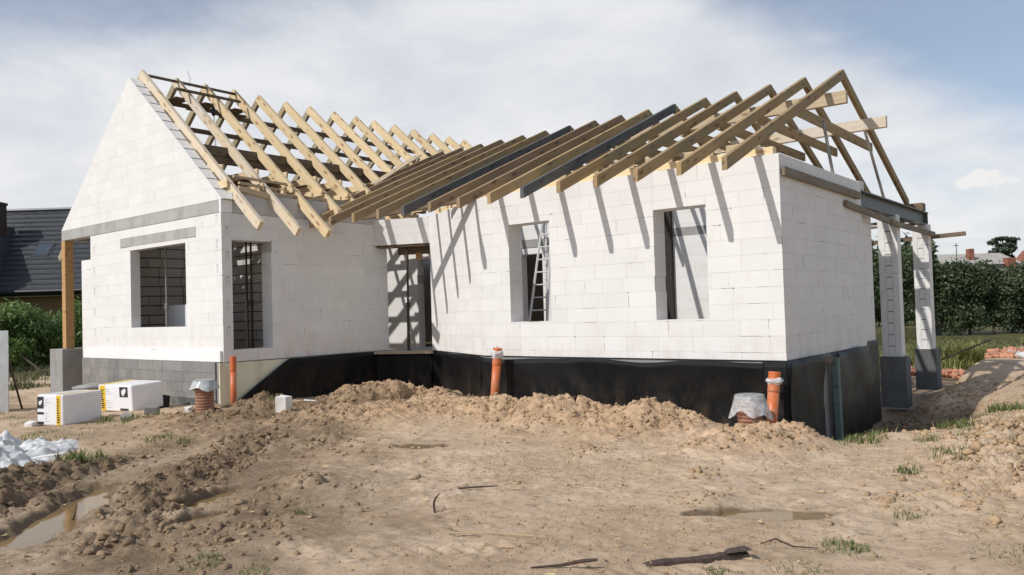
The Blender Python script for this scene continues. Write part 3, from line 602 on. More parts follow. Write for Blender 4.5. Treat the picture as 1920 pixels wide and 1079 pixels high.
mb = MB(); mb.prism([(-0.318, 4.2, -0.22), (0.3, 4.25, -0.22), (1.3, 4.6, -0.22), (4.0, 3.2, -0.22), (9.35, 3.2, -0.22), (9.35, 7.6, -0.22), (5.6, 7.6, -0.22), (5.6, 11.7, -0.22), (-0.318, 11.7, -0.22)], (0, 0, -0.18)); hbuild(mb, 'floor_fill', M_SANDF)
# shuttering that makes a ceiling over the gable room
for i in range(10):
    mb = MB(); mb.box(-5.58 + 0.522 * i, -5.58 + 0.522 * i + 0.515, 0.26, 1.35 if i < 5 else 2.1, 2.86, 2.895); hbuild(mb, 'form_board', M_FORM)
for i in range(14):  # unseen boards added over the rear room to keep its doorway dark
    mb = MB(); mb.box(-5.2 + 0.6 * i, -5.2 + 0.6 * i + 0.59, 7.66, 11.7, 2.70, 2.735); hbuild(mb, 'form_board', M_FORM)
mb = MB(); mb.box(-3.64, -1.336, 0.02, 0.22, 2.40, 2.452); hbuild(mb, 'form_board', M_ORWOOD)
hbeam('form_board', dpt(0.05, 0.18, 2.366), dpt(DL - 0.02, 0.18, 2.366), 0.30, 0.05, M_BROWN)
hbeam('form_board', dpt(0.42, 0.38, 2.40), dpt(DL + 0.1, 0.38, 2.40), 0.03, 0.24, M_BROWN)
hbeam('wooden_wedge', dpt(0.86, 0.42, 2.20), dpt(0.98, 0.42, 2.20), 0.12, 0.16, M_ORWOOD)
# foundations: plinth of grey blocks, foam strip, membrane
wall('plinth', (-5.87, -0.11), (-0.13, -0.11), courses(-1.0, 0.005, 0, 0.2), 0.12, m=M_GREY, core=M_CONC, L=0.39, seed=41, gap=0.003, inset=0.006, wob=0.003)
mb = MB(); mb.box(-5.86, -0.135, -0.116, -0.09, -1.1, -0.70); hbuild(mb, 'bitumen_coat', m_block('bitumen', (0.13, 0.13, 0.125), (0.07, 0.07, 0.07), (0.25, 0.24, 0.22), (0.5, 0.62), 0.8, 0.1))
mb = MB(); mb.box(-5.85, -0.03, -0.06, -0.004, 0.008, 0.218); hbuild(mb, 'foam_strip', M_XPS, bevel=0.004)
mb = MB(); mb.box(-0.12, -0.02, -0.08, 0.2, -1.2, -0.004); hbuild(mb, 'concrete_edge', M_CONC)
mb = MB(); mb.prism([(0.016, -0.1, -1.2), (0.016, 1.9, -1.2), (0.016, 1.9, -0.03), (0.016, -0.1, -0.012)], (-0.03, 0, 0)); hbuild(mb, 'foam_panel', M_PANEL)
mb = MB(); mb.box(-0.3, -0.016, 0.25, 4.1, -1.4, -0.006); hbuild(mb, 'foundation', M_CONC)
mb = MB(); mb.prism([(-0.3, V2 + .05, -1.6), (0.03, V2 + .05, -1.6), (U3 + .02, V3 + .03, -1.6), (U4, V4 + .035, -1.6), (U5 - .03, V4 + .035, -1.6), (U5 - .03, 6.88, -1.6), (9.48, 6.9, -1.6), (9.48, 7.95, -1.6), (-0.3, 7.62, -1.6)][::-1], (0, 0, 1.585)); hbuild(mb, 'foundation', M_CONC)
hbeam('door_step', dpt(0.01, 0.10, -0.012), dpt(DL + 0.12, 0.10, -0.012), 0.52, 0.06, M_SANDF)
def membrane(A, B, z0, topf, seed, n=80, k=16, cut=None):
    A, B = V((A[0], A[1], 0)), V((B[0], B[1], 0)); ex = (B - A).normalized(); ln = (B - A).length; nout = V((ex.y, -ex.x, 0))
    me = bpy.data.meshes.new('dimpled_membrane'); vs = []; uv = []
    for j in range(k + 1):
        for i in range(n + 1):
            s = ln * i / n; zt = topf(s); zb = z0
            if cut: zt = min(zt, cut(s))
            z = zb + (zt - zb) * j / k
            o = 0.012 + 0.085 * (0.5 + float(fbm(np.array([s * 0.9]), np.array([z * 1.1 + seed]), 1.0, 3, 0.5, seed)[0])) * (0.35 + 0.65 * j / k)
            p = A + ex * s + nout * max(o, 0.006) + V((0, 0, z)); vs.append(p); uv.append((s, z))
    fs = [(j * (n + 1) + i, j * (n + 1) + i + 1, (j + 1) * (n + 1) + i + 1, (j + 1) * (n + 1) + i) for j in range(k) for i in range(n)]
    me.from_pydata(vs, [], fs); me.polygons.foreach_set('use_smooth', [True] * len(fs)); me.materials.append(M_MEMB)
    ul = me.uv_layers.new(name='UVMap')
    for l in me.loops: ul.data[l.index].uv = uv[l.vertex_index]
    o = bpy.data.objects.new('dimpled_membrane', me); COL.objects.link(o); o.parent = house; o.matrix_local = HM
    sm = o.modifiers.new('thick', 'SOLIDIFY'); sm.thickness = 0.006; sm.offset = 0
    return o
membrane((0.025, 0.2), (0.025, V2), -1.5, lambda s: -0.012 + 0.004 * math.sin(3 * s), 3, cut=lambda s: -0.75 + 0.62 * s if s < 1.2 else 9)
membrane((0.02, V2 - 0.02), (U3, V3 - 0.02), -1.5, lambda s: -0.085, 5, n=30)
membrane((U3, V3 - 0.01), (U4, V4 - 0.01), -1.5, lambda s: -0.01 + 0.012 * math.sin(2.2 * s + 1), 8, n=40)
membrane((U4, V4 - 0.012), (U5 - 0.28, V4 - 0.012), -1.5, lambda s: -0.006 - 0.045 * abs(math.sin(1.25 * s + 0.5)) ** 1.5 - 0.012 * math.sin(4.1 * s), 13)
membrane((U5 - 0.32, V4 - 0.02), (U5 + 0.03, V4 - 0.02), -1.5, lambda s: -0.004, 15, n=12)
membrane((U5 + 0.012, V4 - 0.02), (U5 + 0.012, 4.35), -1.7, lambda s: -0.012 - 0.012 * math.sin(5 * s), 17, n=30)
membrane((U5 + 0.012, 4.95), (U5 + 0.012, 6.93), -1.7, lambda s: 0.0 - 0.02 * math.sin(4 * s), 19, n=30)
membrane((9.515, 6.93), (9.515, 7.98), -1.6, lambda s: 0.045, 23, n=30)
wall('cellar_infill', (9.58, 4.3), (9.58, 5.0), courses(-1.7, -0.12, 0, 0.22), 0.1, m=m_block('dark_block', (0.10, 0.10, 0.095), (0.07, 0.07, 0.065), (0.05, 0.05, 0.05)), core=M_DARKJ, L=0.4, gap=0.006, seed=51)
hbeam('wooden_wedge', (9.66, 4.28, -0.03), (9.66, 4.8, -0.06), 0.1, 0.1, M_BROWN)
mb = MB(); mb.prism([(9.76, 4.80, -1.62), (9.76, 4.93, -1.62), (9.76, 4.86, -0.08), (9.76, 4.74, -0.08)], (-0.09, 0, 0)); hbuild(mb, 'steel_post', M_TEAL)

# porch columns
for (a, b, c, d, zt, zb) in ((9.25, 9.622, 9.40, 9.68, 2.56, -1.4), (9.31, 9.64, 12.15, 12.50, 2.54, -1.3)):
    wall('porch_column', (a, c), (b, c), courses(-0.36, zt, 0, 0.2367), d - c, seed=int(a * 100), L=0.9, inset=0.012)
    mb = MB(); mb.box(a - 0.05, b + 0.08, c - 0.05, d + 0.06, zb, -0.362); hbuild(mb, 'column_plinth', M_DKPL, bevel=0.008)
    for x in (a + 0.12, a + 0.25):
        pass
mb = MB(); mb.box(9.42, 9.60, 6.95, 12.42, 2.53, 2.555); mb.box(9.505, 9.52, 6.95, 12.42, 2.555, 2.80); mb.box(9.42, 9.62, 6.95, 12.42, 2.80, 2.825)
mb.box(9.42, 9.60, 12.42, 12.44, 2.53, 2.83); o = hbuild(mb, 'steel_beam', M_STEEL); o['kind'] = 'thing'
del o['kind']
mb = MB(); mb.box(5.9, 9.6, 11.95, 12.25, 2.85, 3.02); hbuild(mb, 'rear_beam', M_BROWN)
for v in (7.5, 8.3, 10.3, 11.2): hbeam('shutter_board', (7.9, v, 2.50), (9.6, v, 2.50), 0.14, 0.05, M_FORM)
# planks fixed outside on the end wall
hbeam('plank', (9.66, 2.97, 2.76), (9.66, 6.67, 2.745), 0.05, 0.13, M_FORM, plumb=False)
hbeam('plank', (9.66, 5.85, 2.53), (9.66, 9.35, 2.39), 0.05, 0.11, M_FORM, plumb=False)
hbeam('plank', (9.69, 8.7, 2.39), (9.69, 12.6, 2.37), 0.05, 0.11, M_FORM, plumb=False)
hbeam('plank', (8.2, 12.6, 2.26), (10.35, 12.55, 2.33), 0.05, 0.10, M_BROWN, plumb=False)

# ---- roof frame of the gable wing
UG, ZG = -3.57, 6.39
RV = [0.298, 1.088, 1.792, 2.545, 3.245, 4.039, 4.78, 5.591, 6.337, 7.021, 7.799, 8.585, 9.397, 10.127, 10.838]
zl = lambda u: ZG - sl * abs(u - UG)
def uval(v): return UG + (1.21 + 0.435 * abs(7.35 - v)) / sl
for i, v in enumerate(RV):
    ut = (0.90, 0.97, 0.98)[i] if i < 3 else uval(v) + 0.06
    mm = M_PINEOLD if i in (0, 1) else M_PINE
    rg = RNG.uniform(-0.012, 0.012)
    hbeam('rafter', (ut, v, zl(ut) + rg), (UG + 0.02, v, zl(UG) + rg), 0.088, 0.195, mm, plumb=False)
    hbeam('rafter', (UG - 4.55, v + 0.01, zl(UG - 4.55)), (UG - 0.045, v + 0.01, ZG - 0.03), 0.08, 0.165, M_OLDR, plumb=False)
def along(name, u, ztop, v0, v1, w, h, m, **k): return hbeam(name, (u, v0, ztop), (u, v1, ztop), w, h, m, **k)
along('purlin', -1.52, 4.44, 0.26, 8.9, 0.17, 0.20, M_BROWN)
along('purlin', -1.52, 4.235, 0.26, 8.9, 0.12, 0.14, M_BROWN)
along('purlin', -5.62, 4.44, 0.26, 11.0, 0.17, 0.24, M_BROWN)
along('batten', -4.42, 5.50, 0.35, 11.0, 0.10, 0.10, M_BROWN)
along('batten', -3.98, 5.86, 2.4, 11.0, 0.08, 0.10, M_BROWN)
along('batten', -4.55, 5.36, 0.35, 2.0, 0.10, 0.09, M_BROWN)
along('batten', -3.42, 6.275, 0.33, 2.55, 0.05, 0.055, M_BROWN)
along('batten', -2.98, 5.98, 0.75, 2.35, 0.05, 0.06, M_BROWN)
for v in (1.0, 1.7, 2.46):
    hbeam('collar_board', (-4.0, v, 5.83), (-3.15, v, 5.83), 0.34, 0.03, M_BROWN)
    hbeam('collar_board', (-3.25, v - 0.06, 6.28), (-2.83, v - 0.06, 5.93), 0.03, 0.03, M_BROWN, plumb=False)
along('scaffold_board', -3.7, 5.83, 0.75, 2.9, 0.22, 0.05, M_BROWN)
# ties at two levels with a board deck on the upper ones
for i, v in enumerate(RV[:11]):
    x1 = min(-0.52, uval(v) - 0.3)
    hbeam('tie_board', (-6.6, v + 0.075, 3.84), (x1, v + 0.075, 3.90 + RNG.uniform(-.02, .02)), 0.045, 0.15, M_PINE)
    hbeam('tie_board', (-3.4, v - 0.085, 3.40), (min(-0.1, x1 + 0.5), v - 0.085, 3.53 + RNG.uniform(-.03, .03)), 0.045, 0.15, M_PINE)
    if i < 8: hbeam('tie_board', (-2.5, v + 0.36, 3.34), (min(-0.05, x1 + 0.5), v + 0.36, 3.44 + RNG.uniform(-.03, .03)), 0.05, 0.12, M_PINE)
for i in range(9):
    hbeam('deck_board', (-2.02 - 0.272 * i, 0.32, 3.955), (-2.02 - 0.272 * i, 3.0 - 0.12 * i, 3.955), 0.262, 0.028, M_FORM)
for k in range(9):
    u = -5.72 - 0.212 * k; hbeam('sarking_board', (u, 0.28, zl(u) + 0.035), (u, 11.0 - 0.35 * (k % 3), zl(u) + 0.035), 0.262, 0.026, M_BROWN, plumb=False, up=(-0.647, 0, 0.762))
for i in range(5):
    v = 0.7 + 0.78 * i; hbeam('joist', (-5.6, v, 3.14), (-0.36, v, 3.14), 0.08, 0.18, M_FORM)
for k in range(6):
    a = 0.25 + 0.62 * k; hbeam('batten', (-a - 0.02, 0.262, zl(-a) - 0.17), (-a - 0.42, 0.262, zl(-a - 0.4) - 0.17), 0.04, 0.10, M_BROWN, plumb=False)
mb = MB()
for k in range(13):
    z = 3.095 + 0.2383 * k * 0.993; u = (3.095 + 0.02 - z) / sl
    mb.box(u - 0.07, u + 0.035, 0.012, 0.262 + 0.02 * RNG.random(), z - 0.003, z + 0.003)
o = hbuild(mb, 'mortar_bead', M_CONC); o['kind'] = 'stuff'
hbeam('batten', (-0.18, 0.38, 3.62), (-0.42, 1.95, 3.63), 0.06, 0.05, M_PALE)
hbeam('batten', (-0.05, 0.42, 3.48), (-0.30, 2.05, 3.44), 0.06, 0.05, M_PALE)
mb = MB(); mb.tube([(-3.15, 1.75, 5.98), (-3.15, 1.75, 5.75)], 0.006, 6); hbuild(mb, 'cord', M_BLACKP)
mb = MB(); mb.tube([(-3.15, 1.75, 5.76), (-3.15, 1.75, 5.70), (-3.15, 1.75, 5.58), (-3.15, 1.75, 5.54)], [0.02, 0.05, 0.05, 0.02], 10); hbuild(mb, 'cable_plug', M_BLACKP)
for dx in (0.0, 0.04):
    mb = MB(); mb.tube([(-3.15 + dx, 1.75, 5.55), (-3.13 + dx, 1.77, 4.6)], 0.005, 5); hbuild(mb, 'cord', M_PROP)
mb = MB(); mb.tube([(-3.5, 1.35, 6.2), (-3.52, 1.4, 6.42), (-3.58, 1.36, 6.6)], 0.005, 5); hbuild(mb, 'wire', M_PROP)
# ---- roof frame of the long wing
VR, ZR, tg = 7.35, 5.185, 0.435
RU = [9.30, 8.591, 7.905, 7.191, 6.515, 5.794, 5.141, 4.444, 3.74, 3.028, 2.305, 1.597, 0.887, 0.199, -0.504, -1.202]
TV = [1.89, 1.95, 1.93, 1.95, 1.93, 1.92, 1.85, 1.85, 1.85, 1.87, 1.90, 1.89, 1.89, 1.93, 2.3, 4.6]
TU = RU
KM = [M_TREAT, M_TREAT, M_TREAT, M_TREAT, M_TREAT, M_DARKW, M_TREAT, M_TREATR, M_TREATR, M_DARKW, M_TREAT, M_TREAT, M_TREATR, M_TREAT, M_TREATR, M_TREAT]
for u, tu, tv, mm in zip(RU, TU, TV, KM):
    zt = ZR - tg * (VR - tv)
    hbeam('rafter', (tu - 0.04, tv, zt), (u - 0.04, VR, ZR), 0.08, 0.167, mm, plumb=True)
    hbeam('rafter', (u - 0.045, VR + 0.002, ZR - 0.001), (u - 0.045, 12.07, ZR - tg * (12.07 - VR)), 0.08, 0.165, M_TREAT if mm is M_DARKW else mm, plumb=True)
    if u > -0.6: hbeam('collar_tie', (u - 0.112, 5.02, 4.09), (u - 0.112, 9.45, 4.09), 0.05, 0.175, mm if mm is not M_DARKW else M_TREAT)
hbeam('purlin', (-0.9, 6.40, 4.555), (9.60, 6.40, 4.535), 0.11, 0.225, M_PALE)
hbeam('purlin', (-0.9, 8.62, 4.43), (9.72, 8.55, 4.43), 0.11, 0.225, M_PINEOLD)
hbeam('wall_plate', (4.1, 3.10, 3.08), (9.50, 3.10, 3.08), 0.14, 0.128, M_PINE)
hbeam('wall_plate', (1.42, 4.40, 3.08), (4.05, 3.06, 3.08), 0.14, 0.128, M_PINE)
for i in range(len(RU) - 6):     # noggings between the rafters over the wall
    um = (TU[i] + TU[i + 1]) / 2 + 0.04
    hbeam('nogging', (um - 0.29, 3.26, 3.235), (um + 0.20, 3.26, 3.235), 0.03, 0.15, M_PALE)
hbeam('support_board', (0.95, 2.66, 2.965), (3.9, 3.04, 3.10), 0.10, 0.17, M_BROWN)
hbeam('valley_board', (-2.18, 7.40, 5.245), (-0.62, 4.37, 3.93), 0.20, 0.03, M_PALE, plumb=False)
for (x0, y0, z0, x1, y1, z1) in ((9.45, 5.95, 2.96, 9.36, 5.80, 3.95), (9.46, 9.2, 2.84, 9.32, 8.5, 4.2)):
    mb = MB(); mb.tube([(x0, y0, z0), ((x0 + x1) / 2, (y0 + y1) / 2, (z0 + z1) / 2), (x1, y1, z1)], 0.028, 8); hbuild(mb, 'strut', M_PROPL)

# ---- masonry: the blocks that show largest are parts of their own, the rest is joined
BLOCKS.sort(key=lambda b: -b[0])
rest = {}
for i, (ar, w, front, vec, t, m) in enumerate(BLOCKS):
    if i < 298 and ar > 0:
        c = sum((V(f) for f in front), V()) / len(front)
        mb = MB(); mb.prism([V(f) - c for f in front], vec, t); o = mb.build('block', m, w); o.location = c
    else:
        rest.setdefault(m.name, (MB(), m))[0].prism(front, vec, t)
for k, (mb, m) in rest.items():
    o = hbuild(mb, 'block_masonry', m); o['kind'] = 'stuff'

def grip(o, ex, nin, z, w=0.06, h=0.13):
    o = V(o); ex = V(ex); nin = V(nin); t = 0.006
    def q(a, b, c, d): GAPS.append(tuple(o + ex * x + V((0, 0, z + y)) - nin * 0.0018 for x, y in ((a, c), (b, c), (b, d), (a, d))) + (nin, 1))
    q(-w / 2, -w / 2 + t, 0, h); q(w / 2 - t, w / 2, 0, h); q(-w / 2 + 0.012, w / 2 - 0.012, h * 0.86, h * 0.98)
for k in range(1, 11):
    z = 0.224 + 0.2383 * k
    if k % 2 and k < 10: grip((-5.42, 0, 0), (1, 0, 0), (0, 1, 0), z + 0.04, 0.05, 0.17)
    if k in (6, 8, 10): grip((-0.16, 0, 0), (1, 0, 0), (0, 1, 0), z + 0.04, 0.05, 0.17)
    if k % 2: grip((0.0, 0.115, 0), (0, 1, 0), (-1, 0, 0), z + 0.04, 0.06, 0.17)
for (ux, vy) in ((9.44, 9.40), (9.475, 12.15)):
    for k in range(11): grip((ux, vy, 0), (1, 0, 0), (0, 1, 0), -0.33 + 0.2367 * k, 0.13, 0.2)
for tone, m, nm in ((0, M_MORTD, 'open_joint'), (1, M_CONC, 'grip_groove')):
    mb = MB()
    for g_ in GAPS:
        if g_[5] == tone: mb.prism(g_[:4], g_[4] * 0.004)
    if mb.v: o = hbuild(mb, nm, m); o['kind'] = 'stuff'

# ------------------------------------------------------------------ props and ladder
def prop(label, x, y, z0, z1, m, r=0.03, x1=None, y1=None):
    x1 = x if x1 is None else x1; y1 = y if y1 is None else y1
    t = thing('steel_prop', label, 'prop', (x, y, z0), 'steel shoring props')
    h = z1 - z0; k = 0.45; lerp = lambda a: (a * (x1 - x), a * (y1 - y), a * h)
    mb = MB(); mb.box(-0.07, 0.07, -0.07, 0.07, 0, 0.008); mb.build('base_plate', m, t)
    mb = MB(); mb.tube([lerp(0.003), lerp(k)], r, 10); mb.build('outer_tube', m, t)
    mb = MB(); mb.tube([lerp(k), lerp(0.995)], r * 0.78, 10); mb.build('inner_tube', m, t)
    mb = MB(); mb.tube([lerp(k - 0.03), lerp(k + 0.012)], r * 1.55, 10); mb.build('collar', m, t)
    p = lerp(1.0); mb = MB(); mb.box(p[0] - 0.07, p[0] + 0.07, p[1] - 0.07, p[1] + 0.07, h - 0.008, h); mb.build('head_plate', m, t)
prop('rusty steel prop standing in the doorway', 0.62, 4.18, -0.012, 2.315, M_PROP, 0.032, 0.66)
prop('pale dusty steel prop behind the wide gable window', -3.3, 0.62, -0.22, 2.86, M_PROPL, 0.028)
prop('dark steel prop just inside the narrow side window, nearer its right jamb', -0.62, 1.02, -0.22, 2.86, M_PROP, 0.028)
prop('dark slim steel prop further inside the narrow side window', -1.15, 1.25, -0.22, 2.86, M_PROP, 0.026)
LADB, LADT = (2.92, 3.50), (3.19, 3.41)
LO = V((2.9, 5.7, -0.22))
lad = thing('ladder', 'aluminium ladder leaning inside the left window of the long wall', 'ladder', LO)
def lp(s, side): # s along the ladder
    b = V((LADB[0] if side == 0 else LADB[1], 5.45, -0.22)); t = V((LADT[0] if side == 0 else LADT[1], 5.95, 2.95)); return b + (t - b) * s - LO
for sd_ in (0, 1):
    mb = MB(); mb.tube([lp(0, sd_), lp(1, sd_)], 0.026, 6); mb.build('rail', M_ALU, lad)
for k in range(11):
    s = 0.06 + k * 0.088; mb = MB(); mb.tube([lp(s, 0), lp(s, 1)], 0.016, 6); mb.build('rung', M_ALU, lad)
for sd_ in (0, 1):
    mb = MB(); off = V((0.22, 0.30, 0)); mb.tube([lp(0.0, sd_) + off * 1.4, lp(0.95, sd_) + off * 0.2], 0.022, 6); mb.build('rail', M_ALU, lad)

# ------------------------------------------------------------------ pipes and inspection chambers
def pipe(label, p0, p1, r, bag=None):
    z0 = gz(p0[0], p0[1]) - 0.06; p0 = V((p0[0], p0[1], min(z0, p0[2]))); p1 = V(p1); d = p1 - p0
    t = thing('drain_pipe', label, 'pipe', p0, 'orange drain pipes')
    mb = MB(); mb.tube([V(), d * 0.74], r, 20, cap=True); mb.build('pipe_body', M_ORANGE, t, smooth=False)
    mb = MB(); mb.tube([d * 0.74, d * 0.745, d * 0.775, d * 0.78, d * 0.985, d], [r * 1.01, r * 1.07, r * 1.07, r * 1.045, r * 1.045, r * 1.055], 20); mb.build('socket', M_ORANGE, t)
    for ch in t.children:
        ch.data.polygons.foreach_set('use_smooth', [len(p.vertices) == 4 for p in ch.data.polygons])
    if bag:
        mb = MB(); pts = []; rg = random.Random(bag)
        n = 16; rows = 6
        for j in range(rows):
            f = j / (rows - 1); 
            for i in range(n):
                a = 2 * math.pi * i / n; rr = r * (1.12 + 0.38 * math.sin(math.pi * min(1, f * 1.1)) * rg.uniform(0.4, 1.3)) if f < 0.75 else r * rg.uniform(0.25, 0.8)
                pts.append(d * 0.90 + V((rr * math.cos(a), rr * math.sin(a), (-0.06 + f * (0.20 if bag == 1 else 0.12)) + rg.uniform(-.012, .012))))
        mb.add(pts, [(j * n + i, j * n + (i + 1) % n, (j + 1) * n + (i + 1) % n, (j + 1) * n + i) for j in range(rows - 1) for i in range(n)])
        mb.build('plastic_bag', M_FILM, t)
pipe('orange drain pipe beside the green foam panel, open topped', (0.36, -0.04, -0.95), (0.36, -0.03, 0.125), 0.055)
pipe('orange drain pipe with white bag on top, mid way along the black membrane', (4.47, 2.55, -0.85), (4.57, 2.6, 0.16), 0.078, 1)
pipe('leaning orange drain pipe with torn film at the end of the black membrane', (9.50, 2.5, -1.0), (9.575, 2.58, -0.13), 0.078, 2)
def chamber(label, x, y, z0, z1, r, drape, seed):
    t = thing('inspection_chamber', label, 'inspection chamber', (x, y, z0), 'corrugated inspection chambers')
    h = z1 - z0; mb = MB(); pts = []; rs = []; nr = int(h / 0.047)
    for k in range(nr):
        for q, rr in ((0.0, 0.90), (0.25, 1.0), (0.6, 1.0), (0.85, 0.90)): pts.append((0, 0, (k + q) * h / nr)); rs.append(r * rr)
    mb.tube(pts, rs, 24); o = mb.build('corrugated_shaft', M_TERRA, t)
    mb = MB(); mb.tube([(0, 0, h), (0, 0, h + 0.012), (0, 0, h + 0.045), (0, 0, h + 0.055)], [r * 1.1, r * 1.14, r * 1.14, r * 1.0], 24); mb.build('lid', M_GREYP, t)
    rg = random.Random(seed); n = 40; rows = 7; pts = []
    ph = [rg.uniform(0, 6.28) for _ in range(4)]
    for j in range(rows):
        f = j / (rows - 1)
        for i in range(n):
            a = 2 * math.pi * i / n; w = 0.5 + 0.5 * math.sin(2 * a + ph[0]) * 0.6 + 0.3 * math.sin(5 * a + ph[1])
            rr = r * (1.12 + f * (0.28 + 0.30 * w) + 0.06 * math.sin(9 * a + ph[2] + 3 * f) * f)
            pts.append((rr * math.cos(a), rr * math.sin(a), h + 0.045 - f * drape * (0.62 + 0.38 * w) + rg.uniform(-.008, .008)))
    mb = MB(); mb.add(pts, [(j * n + i, j * n + (i + 1) % n, (j + 1) * n + (i + 1) % n, (j + 1) * n + i) for j in range(rows - 1) for i in range(n)])
    mb.build('plastic_sheet', M_FILMG if seed == 3 else M_FILMC, t, smooth=True)
chamber('brown corrugated inspection chamber under grey film beside the grey plinth', 1.25, -1.12, -1.02, -0.24, 0.155, 0.17, 3)
chamber('brown corrugated inspection chamber under clear film by the leaning orange pipe', 9.44, 2.0, -0.95, -0.44, 0.17, 0.32, 4)

# ------------------------------------------------------------------ foam packs and loose blocks
def pack(label, c, rz, sx, sy, sz, flip, tilt=0.0):
    t = thing('foam_pack', label, 'insulation pack', (c[0], c[1], c[2]), 'wrapped packs of insulation')
    t.rotation_euler = (tilt, 0, rz)
    mb = MB(); mb.box(-sx / 2, sx / 2, -sy / 2, sy / 2, 0, sz); o = mb.build('wrapped_boards', M_WRAP, t, bevel=0.032); o.modifiers['bevel'].segments = 3; o.data.polygons.foreach_set('use_smooth', [False] * 6)
    e = 0.003; y = -sy / 2 - e
    def quad(name, x0, x1, z0, z1, m, yy=y, n=1):
        mb = MB(); mb.box(x0, x1, yy, yy + 0.002, z0, z1); return mb.build(name, m, t)
    xb = (0.25 if not flip else -0.44) * sx; bw = 0.16 * sx
    quad('yellow_band', xb, xb + bw, 0.015, sz - 0.015, M_YEL)
    mb = MB(); mb.box(xb, xb + bw, -sy / 2 + 0.02, sy / 2 - 0.02, sz + 0.001, sz + 0.003); mb.build('yellow_band', M_YEL, t)
    mb = MB(); rg = random.Random(5)
    zz = 0.05
    while zz < sz - 0.09:
        hgt = rg.uniform(0.016, 0.03)
        mb.box(xb + bw * 0.22, xb + bw * 0.22 + bw * rg.uniform(0.3, 0.55), y - 0.002, y - 0.0005, zz, zz + hgt); zz += hgt + 0.014
    o = mb.build('band_print', M_INK, t); o['kind'] = 'stuff'
    xl = (-0.47 if not flip else 0.14) * sx; lw = 0.24 * sx
    quad('label_square', xl, xl + lw, sz * 0.55, sz * 0.93, M_INK)
    mb = MB(); pts = []
    for a in range(16):
        an = 2 * math.pi * a / 16; rr = lw * 0.30 * (1 + 0.28 * math.sin(2 * an + 0.6) + 0.15 * math.sin(3 * an)); pts.append((xl + lw / 2 + rr * math.cos(an) * 0.75, y - 0.002, sz * 0.74 + rr * math.sin(an)))
    mb.prism(pts, (0, 0.001, 0)); mb.build('label_emblem', M_WINK, t)
    quad('label_strip', xl, xl + lw, sz * 0.05, sz * 0.13, M_INK); 
    if not flip: quad('label_strip', xl, xl + lw, sz * 0.36, sz * 0.44, M_INK)
    mb = MB(); x0 = (xl + lw + 0.02) if not flip else (xb + bw + 0.02)
    for k in range(9):
        if k in (4, 5): continue
        mb.box(x0, x0 + 0.20 * sx * rg.uniform(0.5, 1.0), y, y + 0.002, sz * (0.14 + 0.085 * k), sz * (0.155 + 0.085 * k))
    o = mb.build('small_print', M_GINK, t); o['kind'] = 'stuff'
    return t
pack('white wrapped foam pack with yellow band at its right, in front of the other pack', (-0.80, -2.42, -0.87), 0.35, 0.58, 0.80, 0.52, False)
pack('white wrapped foam pack with the yellow band at its left, leaning by the plinth', (-1.62, -0.98, -0.84), 0.20, 0.97, 0.68, 0.50, True, 0.05)
def chunk(name, label, cat, m, c, dims, rz, rx=0.0, group=None, jag=0.012, seed=0):
    rg = random.Random(seed); a, b, h = [d / 2 for d in dims]; mb = MB()
    P = [(sx * a + rg.uniform(-jag, jag), sy * b + rg.uniform(-jag, jag), sz * h + rg.uniform(-jag, jag)) for sz in (-1, 1) for sx, sy in ((-1, -1), (1, -1), (1, 1), (-1, 1))]
    mb.hexa(P, rg.random()); o = mb.build(name, m, bevel=0.006)
    o.location = (c[0], c[1], gz(c[0], c[1]) + h * 0.8 + (c[2] if len(c) > 2 else 0)); o.rotation_euler = (rx, rx * 0.5, rz); tag(o, label, cat, group); return o
chunk('block_offcut', 'white block offcut standing on end on the dirt mound', 'block', M_AAC, (2.95, -0.75), (0.20, 0.17, 0.26), 0.35, 0.1, seed=1)
chunk('block_offcut', 'small flat white block chip on top of the left dirt mound', 'block', M_AAC, (2.05, 0.42), (0.20, 0.10, 0.06), 0.9, 0.2, seed=2)
chunk('block_offcut', 'grey concrete block offcut lying on sand between foam pack and plinth', 'block', M_GREY, (0.05, -1.42), (0.22, 0.16, 0.17), 0.8, 0.12, seed=3)
chunk('block_offcut', 'small dark grey concrete lump beside a weed near the foam packs', 'block', M_GREY, (0.1, -1.88), (0.17, 0.12, 0.11), 0.3, 0.5, seed=4)
chunk('block_offcut', 'small pale block chip just left of the corrugated chamber', 'block', M_AAC, (0.85, -1.18), (0.11, 0.10, 0.10), 0.2, 0.1, seed=5)
chunk('block_offcut', 'dark block propped against the right end of the leaning foam pack', 'block', M_DARKJ, (-1.30, -0.52), (0.10, 0.22, 0.26), 0.3, -0.25, seed=6)
chunk('block_offcut', 'pale stone chip on the dirt left of the nearest foam pack', 'block', M_AAC, (-0.9, -3.0), (0.16, 0.12, 0.08), 0.5, 0.2, seed=7)
chunk('block_offcut', 'pale grey stone chip under the left side of the nearest foam pack', 'block', M_XPS, (-1.05, -2.5), (0.2, 0.14, 0.08), 0.1, 0.1, seed=8)
st = thing('foam_board_stack', 'pale stack of boards standing on the floor behind the wide gable window', 'board stack', (-3.68, 1.35, -0.22))
for k in range(2):
    mb = MB(); mb.box(-0.5, 0.5, -0.3, 0.3, 0.7 * k, 0.7 * k + 0.69); mb.build('wrapped_boards', M_XPS, st, bevel=0.01)
bag = thing('sand_bag', 'squashed grey sack between the nearest pack and the plinth corner', 'sack', (-3.9, -0.75, -0.86))
